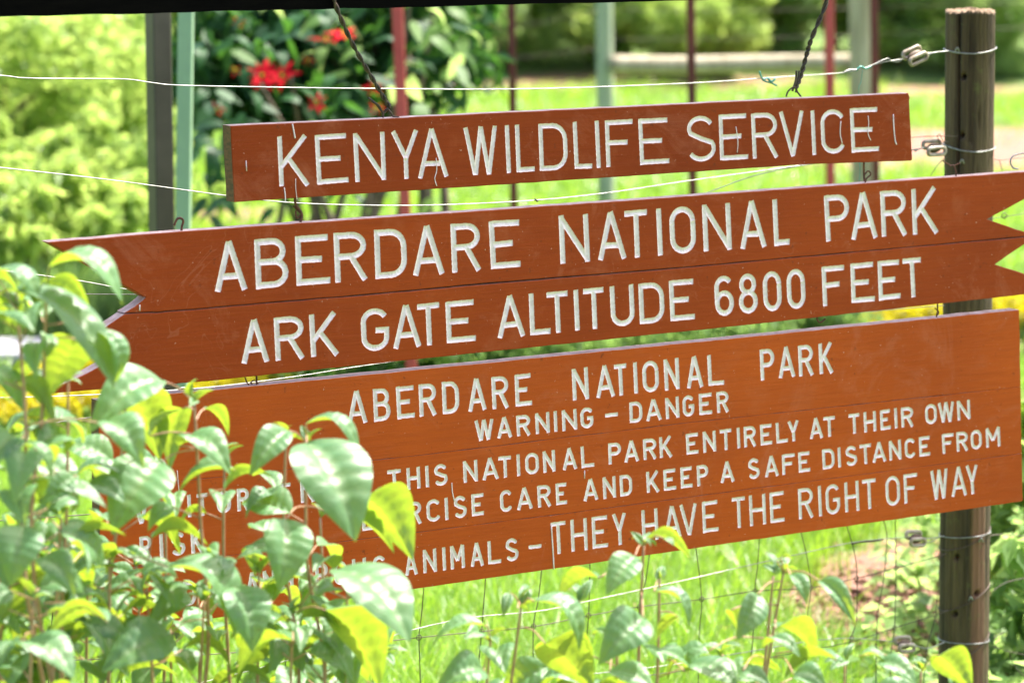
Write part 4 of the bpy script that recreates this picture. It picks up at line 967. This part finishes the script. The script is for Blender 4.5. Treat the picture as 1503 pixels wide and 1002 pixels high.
hedge('golden_hedge', 'low hedge with bright golden yellow top left below the arrow sign', G(-330, 655), G(420, 585), .75, .15, 30000, .03, 'gold', 240, 3, 'clipped hedges behind the fence')
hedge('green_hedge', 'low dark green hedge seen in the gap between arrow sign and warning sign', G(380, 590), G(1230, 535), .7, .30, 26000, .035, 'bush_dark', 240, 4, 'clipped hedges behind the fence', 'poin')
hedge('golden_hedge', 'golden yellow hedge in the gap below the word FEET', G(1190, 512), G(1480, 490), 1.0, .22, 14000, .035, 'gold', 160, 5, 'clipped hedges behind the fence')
cb = thing('concrete_slab', G(20, 560), 'pale concrete slab block at the left edge behind the yellow hedge', 'slab'); V = []; Fc = []
q = G(10, 556); box_geo((q.x - .12, q.y + .3, .045), Vector((.33, .05, 0)), Vector((-.04, .25, 0)), Vector((0, 0, .065)), V, Fc); o = mk('slab', V, Fc, M['concrete'], cb, False)
bv = o.modifiers.new('bevel', 'BEVEL'); bv.width = .015; bv.segments = 2
def strap_clump(label, c, spread, n, hmax, mat, name='strap_leaf_plant', seed=1, group=None, wid=.018):
    rg = np.random.default_rng(seed); t = thing(name, (c[0], c[1], 0), label, 'plant', group)
    x = c[0] + rg.normal(size=n) * spread[0]; y = c[1] + rg.normal(size=n) * spread[1]; h = hmax * (.5 + .5 * rg.random(n)); a = rg.random(n) * 2 * np.pi; le = rg.uniform(.1, .55, n) * h
    V, Q, ti = blades(x, y, h, a, le, wid, rg); o = quads_np('leaves', V, Q, M[mat], t, {'tint': ti}); o['kind'] = 'stuff'
def blades(x, y, h, a, lean, wid, rg, seg=3):
    n = len(x); z0 = gz(x, y); ca, sa = np.cos(a), np.sin(a); wa = a + np.pi / 2 + rg.uniform(-.6, .6, n); wx, wy = np.cos(wa), np.sin(wa); rows = []
    for k in range(seg + 1):
        t = k / seg; px = x + ca * lean * t ** 1.8; py = y + sa * lean * t ** 1.8; pz = z0 + h * (t - .25 * t * t * (lean / h)); w_ = wid * (1 - t ** 1.6) + .0003
        rows.append(np.stack([px - wx * w_ / 2, py - wy * w_ / 2, pz], 1)); rows.append(np.stack([px + wx * w_ / 2, py + wy * w_ / 2, pz], 1))
    V = np.stack(rows, 1).reshape(-1, 3); m = 2 * (seg + 1); b = (np.arange(n) * m)[:, None]; Q = np.concatenate([b + np.array([[2 * k, 2 * k + 1, 2 * k + 3, 2 * k + 2]]) for k in range(seg)], 0)
    return V, Q, np.repeat(rg.random(n) * .999, m)
p = G(120, 505); strap_clump('clump of tall dark green strap leaves behind the yellow hedge at left', (p.x, p.y), (.42, .22), 1500, .50, 'bush_dark', seed=8)
p = G(20, 520); strap_clump('dark strap leaves above the concrete slab', (p.x - .15, p.y + .3), (.2, .15), 500, .32, 'bush_dark', seed=9)

# plants round the fence post
bush_spots = [((1530, 800), 9.2, (.28, .25, .80), 1500, .075, 'bright green broad-leaved bush just right of the fence post'), ((1560, 930), 8.6, (.25, .2, .5), 900, .07, 'low leafy plant at the bottom right behind the post')]
for i, ((u, v), Y, sz, n, lf, lb) in enumerate(bush_spots):
    p = P(u, v, Y); bush('leafy_plant', lb, (p.x, Y, 0), sz, n, lf, 'bush_bright' if i == 0 else 'bush_mid', 5, 22, 'leafy plants round the post', seed=200 + i, hollow=.2)
rg = np.random.default_rng(77); k = 260; cc = []
while len(cc) < k:
    u = rg.uniform(1240, 1640); v = rg.uniform(740, 1130)
    if u < 1290 + (v < 830) * 60 - max(0, v - 900) * .3: continue
    g_ = G(u, v)
    if (g_ - soil_spots[-2][0]).length < .22 and rg.random() < .7: continue
    cc.append((g_.x, g_.y, rg.uniform(.02, .07)))
V, Q, ti = leaf_cloud(np.array(cc), np.full((k, 1), .09), 3600, .05, rg=rg, bias_up=1.2, elong=1.3); V[:, 2] = np.maximum(V[:, 2], .01)
o = quads_np('ground_cover', V, Q, M['bush_mid'], None, {'tint': ti}); meta(o, 'low round-leaved ground cover on the earth left of the fence post', 'ground cover', None, 'stuff')
rg = np.random.default_rng(78); n = 900; g0 = soil_spots[-2][0]
x = g0.x + rg.normal(size=n) * .3; y = g0.y + rg.normal(size=n) * .4; V, Q, ti = leaf_cloud(np.stack([x, y, np.full(n, .02)], 1), np.full((n, 1), .02), n, .04, rg=rg, bias_up=2, elong=1.6); V[:, 2] = np.maximum(V[:, 2], .004)
M['litter'] = m_simple('dry_leaf', (0.12, 0.045, 0.028), (0.30, 0.15, 0.10), 20, .7)
o = quads_np('leaf_litter', V, Q, M['litter'], None, {'tint': ti}); meta(o, 'reddish dry leaves scattered on the bare earth by the post', 'leaf litter', None, 'stuff')

# ------------------------------------------------------------------ grass
def grass(label, y0, y1, n, h0, h1, wid, seed, xm=.24, avoid=True):
    rg = np.random.default_rng(seed); y = y0 + (y1 - y0) * rg.random(n) ** 1.05; x = rg.uniform(-1, 1, n) * (y * xm)
    keep = np.ones(n, bool)
    if avoid:
        for c, a, b in soil_spots: keep &= ~((((x - c.x) / a) ** 2 + ((y - c.y) / b) ** 2 < .75) & (rg.random(n) < .93))
        g1, g2 = G(1300, 760), G(1275, 1002)
        edge = g2.x + (g1.x - g2.x) * (y - g2.y) / (g1.y - g2.y); keep &= ~((x > edge + rg.normal(size=n) * .08) & (y < g1.y + 1))
    x, y = x[keep], y[keep]; n = len(x)
    patch = .75 + .5 * (.5 + .5 * np.sin(x * 2.3 + 1.3 * np.sin(y * 1.7)))
    h = rg.uniform(h0, h1, n) * patch; a = rg.normal(size=n) * 1.1 + .4; V, Q, ti = blades(x, y, h, a, h * rg.uniform(.15, 1.1, n), wid, rg, 3)
    o = quads_np('grass', V, Q, M['grass'], None, {'tint': ti}); meta(o, label, 'grass', None, 'stuff')
grass('long sunlit grass just behind the fence', 7.6, 13.5, 150000, .07, .17, .0042, 1, .30)
grass('meadow grass between the hedges and the log posts', 13.5, 33, 80000, .08, .20, .014, 2, .27)
grass('short grass in front of the fence', 3.0, 7.6, 30000, .05, .12, .005, 3, .5, False)

# ------------------------------------------------------------------ foreground shrubs
LM = []
for (W_, fo, ar, wv, tw, td) in ((.62, .48, .14, .016, .2, .05), (.55, .75, .18, .014, -.3, .0), (.66, .7, .26, .02, .3, .1), (.5, 1.0, .2, .012, .1, .0), (.6, .75, .10, .02, -.5, .05), (.56, .45, .3, .018, .4, .15), (.70, .6, .2, .018, 0, .08)):
    m = leaf_mesh('leaf', W_, fo, ar, wv * 2.2, 36, 4, 7, tw, td); m.materials.append(M['leaf']); LM.append(m)
HT = {'T': lambda: Vector((.29 + random.uniform(-.35, .35), -.5 + random.uniform(-.25, .15), .8)), 'U': lambda: Vector((random.uniform(-.3, .3), .55, .8)), 'F': lambda: Vector((random.uniform(-.3, .3), -.1, 1)), 'S': lambda: Vector((-.8, -.5, .6))}
def shrub(label, base_uY, stems, leaves, nrand, env, seed):
    far_ = lambda u, Y: Y * (1.10 if u > 160 else 1.03)
    base_uY = (base_uY[0], base_uY[1] * 1.09); stems = [(u, v, far_(u, Y), ub) for u, v, Y, ub in stems]
    leaves = [(a, b, c, d, k, h, far_(a, Y), dy, ws) for a, b, c, d, k, h, Y, dy, ws in leaves]
    random.seed(seed); bx = P(base_uY[0], 500, base_uY[1]).x; by = base_uY[1]
    t = thing('broad_leaved_shrub', (bx, by, 0), label, 'shrub', 'broad-leaved shrubs in the foreground')
    lines = []
    for (u, v, Y, ub) in stems:
        a = Vector((bx + random.uniform(-.25, .25), by + random.uniform(-.15, .15), -.03)); b = P(u, v, Y); m1 = P(ub, v + 420, Y + .03); m0 = a.lerp(m1, .55)
        pts = [a, m0, m1, P((u * .6 + ub * .4) + random.uniform(-8, 8), v + 170, Y + .01), b]; tube('stem', pts, lambda q: .0052 * (1 - .6 * q), M['twig'], t, 7, 6); lines.append(catmull(pts, 8))
    allp = [p for l in lines for p in l]
    for l in lines:
        for k in range(3):
            az = random.uniform(0, 6.28); L = random.uniform(.025, .05); b = l[-1] + rv(.004); put_leaf(LM[random.choice((1, 3, 4))], b, b + Vector((math.cos(az) * .8, math.sin(az) * .6, random.uniform(-.1, .9))).normalized() * L, Vector((random.uniform(-.4, .4), random.uniform(-.4, .5), .8)), t, 'leaf', .8)
    def petiole(b):
        q = min(allp, key=lambda p: (p - b).length + (0 if p.z < b.z + .01 else .05)); d = (q - b).length
        if d > .004:
            if d > .14: q = b + (q - b) * (.14 / d)
            tube('petiole', [q, q.lerp(b, .55) + Vector((0, 0, d * .08)), b], .0014, M['twig'], t, 5, 3)
    for (u0, v0, u1, v1, k, hk, Y, dy, ws) in leaves:
        Lw = math.hypot(u1 - u0, v1 - v0) / F * Y; b = P(u0, v0, Y); tip = P(u1, v1, Y + {'T': -.65, 'U': .55, 'F': -.1, 'S': 0}[hk] * Lw); put_leaf(LM[k], b, tip, HT[hk](), t, 'leaf', ws); petiole(b)
    n = 0
    while n < nrand:
        l = random.choice(lines); i = random.randrange(int(len(l) * .45), len(l)); p = l[i]
        az = random.uniform(0, 2 * math.pi); b = p + Vector((math.cos(az), math.sin(az) * .8, .45)).normalized() * random.uniform(.015, .06)
        L = random.uniform(.055, .11); d = Vector((math.cos(az), math.sin(az), random.uniform(-.85, .3))).normalized(); tip = b + d * L
        # keep within the plant's silhouette
        pr = lambda q: (CX + F * q.x / ((q.y * cp_ - (q.z - CAMH) * sp_)), CY - F * ((q.z - CAMH) * cp_ + q.y * sp_) / (q.y * cp_ - (q.z - CAMH) * sp_))
        ub_, vb_ = pr(b); ut_, vt_ = pr(tip)
        if vb_ < env(ub_) or vt_ < env(ut_) or vb_ > 1120: continue
        put_leaf(random.choice(LM), b, tip, HT[random.choice('TTUUUFF')](), t, 'leaf', random.uniform(.85, 1.15)); n += 1
        tube('petiole', [p, b], .0013, M['twig'], t, 5, 1)
    return t
def interp(pts):
    xs = [p[0] for p in pts]; ys = [p[1] for p in pts]; return lambda u: float(np.interp(u, xs, ys))
envL = interp([(-300, 380), (0, 400), (60, 440), (110, 640), (150, 660), (220, 655), (255, 690), (300, 745), (340, 700), (420, 660), (450, 740), (540, 790), (590, 850), (620, 1100)])
shrub('tall broad-leaved shrub filling the lower left in front of the warning sign', (230, 4.65),
  [(25, 455, 4.5, 40), (68, 430, 4.55, 50), (100, 560, 4.7, 90), (185, 590, 4.6, 160), (285, 590, 4.5, 300), (240, 700, 4.8, 230), (330, 670, 4.7, 340), (420, 640, 4.6, 430), (450, 650, 4.55, 470), (470, 760, 4.7, 470),
   (510, 850, 4.6, 500), (560, 960, 4.7, 540), (20, 640, 4.8, 10), (90, 760, 4.6, 80), (160, 820, 4.75, 150), (380, 840, 4.6, 380), (-60, 420, 4.6, -80), (-120, 560, 4.7, -120), (300, 880, 4.5, 300), (50, 880, 4.5, 40), (215, 860, 4.5, 220), (430, 900, 4.5, 430)],
  [(72, 392, 183, 436, 2, 'F', 4.5, -.02, 1.05), (-12, 400, 62, 455, 5, 'F', 4.5, 0, 1.1), (64, 418, 136, 472, 3, 'U', 4.52, .02, .8), (24, 428, 172, 565, 0, 'F', 4.5, -.04, .75), (112, 498, 74, 578, 4, 'U', 4.55, .03, 1.1), (-2, 428, 25, 486, 3, 'U', 4.5, .03, 1.0),
   (22, 560, 82, 634, 3, 'U', 4.5, .03, .7), (-10, 540, 34, 600, 0, 'T', 4.6, -.02, 1.0), (240, 560, 131, 636, 1, 'T', 4.45, -.02, .95), (188, 572, 237, 672, 4, 'U', 4.55, .03, 1.0), (152, 622, 212, 682, 2, 'T', 4.5, -.02, 1.0), (140, 485, 172, 562, 2, 'F', 4.5, -.02, .8),
   (450, 650, 524, 790, 0, 'T', 4.42, -.04, 1.15), (449, 622, 533, 668, 5, 'F', 4.5, 0, .95), (423, 632, 366, 698, 1, 'T', 4.5, -.03, .9), (536, 730, 606, 816, 6, 'U', 4.5, .04, .95), (478, 752, 578, 812, 3, 'U', 4.52, .03, .9), (492, 838, 604, 938, 0, 'T', 4.4, -.04, 1.2),
   (246, 832, 352, 930, 2, 'F', 4.4, -.04, 1.1), (420, 762, 408, 868, 1, 'T', 4.45, -.03, 1.2), (236, 678, 164, 782, 0, 'T', 4.45, -.03, 1.15), (222, 790, 305, 800, 3, 'U', 4.5, .02, .9), (158, 912, 70, 932, 3, 'U', 4.4, .02, .9), (36, 772, 16, 858, 6, 'T', 4.42, -.03, 1.05),
   (172, 832, 80, 882, 1, 'F', 4.45, -.02, .95), (346, 862, 372, 955, 6, 'T', 4.4, -.03, 1.0), (478, 895, 560, 1004, 4, 'U', 4.42, .04, 1.0), (300, 600, 335, 640, 3, 'U', 4.55, .02, .9), (268, 600, 250, 690, 3, 'U', 4.55, .02, .9), (262, 655, 340, 690, 2, 'T', 4.5, -.02, 1.0),
   (345, 690, 260, 730, 3, 'F', 4.5, 0, .9), (330, 718, 400, 700, 3, 'U', 4.5, .02, .9), (25, 655, 80, 700, 5, 'F', 4.5, 0, .9), (110, 700, 60, 740, 4, 'T', 4.5, 0, .9), (60, 820, 110, 870, 2, 'T', 4.45, 0, 1), (430, 940, 350, 990, 3, 'U', 4.4, .03, 1.1), (250, 930, 150, 985, 0, 'T', 4.4, -.02, 1.0), (30, 950, 110, 990, 6, 'T', 4.38, -.02, 1.1), (220, 640, 262, 600, 4, 'U', 4.5, .02, .7)],
  230, envL, 11)
envL2 = interp([(-300, 640), (0, 700), (150, 790), (330, 850), (440, 880), (560, 960), (600, 1100)])
shrub('low dense broad-leaved shrub at the very bottom left below the tall one', (160, 4.95),
  [(-40, 690, 4.9, -50), (60, 740, 4.9, 50), (130, 800, 4.95, 130), (200, 830, 4.9, 210), (290, 870, 4.9, 280), (370, 890, 4.95, 360), (440, 920, 4.9, 430), (520, 980, 4.9, 510), (0, 820, 4.85, 0), (100, 880, 4.85, 100), (250, 920, 4.85, 250)], [], 170, envL2, 14)
envR = interp([(600, 1200), (630, 930), (760, 930), (820, 960), (900, 950), (1000, 950), (1080, 970), (1200, 985), (1330, 985), (1420, 1000), (1460, 1200)])
shrub('smaller broad-leaved shrub with young shoots at the bottom centre', (900, 4.75),
  [(765, 890, 4.6, 700), (945, 800, 4.6, 930), (968, 850, 4.6, 950), (850, 880, 4.65, 840), (720, 940, 4.6, 700), (905, 930, 4.6, 890)],
  [(944, 792, 1014, 822, 1, 'U', 4.55, .02, .7), (955, 800, 944, 790, 0, 'T', 4.5, 0, 1), (932, 816, 890, 872, 0, 'T', 4.5, -.02, 1.0), (878, 848, 818, 880, 3, 'U', 4.55, .03, .9), (783, 882, 855, 952, 2, 'F', 4.5, -.02, 1.05), (712, 918, 634, 950, 1, 'F', 4.5, 0, .9), (944, 906, 880, 972, 6, 'T', 4.48, -.02, .95),
   (960, 868, 1014, 920, 2, 'F', 4.52, -.01, .9), (800, 944, 872, 1008, 4, 'U', 4.5, .03, 1.2), (748, 870, 738, 905, 0, 'T', 4.55, 0, .7), (895, 985, 960, 1010, 0, 'T', 4.45, 0, 1.1), (870, 930, 905, 940, 3, 'T', 4.5, 0, .7), (995, 905, 965, 935, 4, 'U', 4.55, .02, .9), (1005, 985, 960, 955, 1, 'T', 4.5, 0, 1), (760, 892, 778, 900, 3, 'U', 4.5, 0, .8), (710, 985, 640, 1010, 2, 'T', 4.5, 0, 1), (975, 790, 990, 800, 0, 'T', 4.5, 0, 1)],
  26, envR, 12)
shrub('thin leafy shoots of a broad-leaved shrub at the bottom right', (1180, 4.8),
  [(1135, 845, 4.65, 1085), (1150, 840, 4.6, 1090), (1240, 970, 4.65, 1220), (1352, 985, 4.6, 1340), (1060, 960, 4.65, 1050), (1400, 1010, 4.6, 1395)],
  [(1112, 872, 1082, 938, 0, 'T', 4.5, -.02, .9), (1160, 843, 1184, 888, 3, 'T', 4.5, 0, 1.0), (1202, 852, 1256, 918, 3, 'T', 4.5, -.01, .7), (1138, 922, 1200, 960, 6, 'U', 4.52, .03, 1.0), (1228, 968, 1152, 996, 3, 'U', 4.5, .02, 1.0), (1124, 812, 1140, 832, 0, 'T', 4.5, 0, .9), (1146, 820, 1164, 822, 3, 'U', 4.55, 0, 1), (1072, 895, 1085, 930, 3, 'U', 4.55, .02, 1), (1378, 962, 1428, 1010, 4, 'U', 4.48, .02, 1.1),
   (1288, 972, 1345, 1005, 1, 'T', 4.5, 0, 1.1), (1262, 962, 1305, 975, 3, 'F', 4.5, 0, 1), (1120, 950, 1175, 960, 2, 'T', 4.5, 0, .9), (1090, 985, 1130, 1005, 0, 'T', 4.45, 0, 1), (1165, 990, 1215, 1008, 2, 'T', 4.45, 0, 1), (1040, 955, 1010, 1000, 2, 'F', 4.5, 0, 1)],
  24, envR, 13)
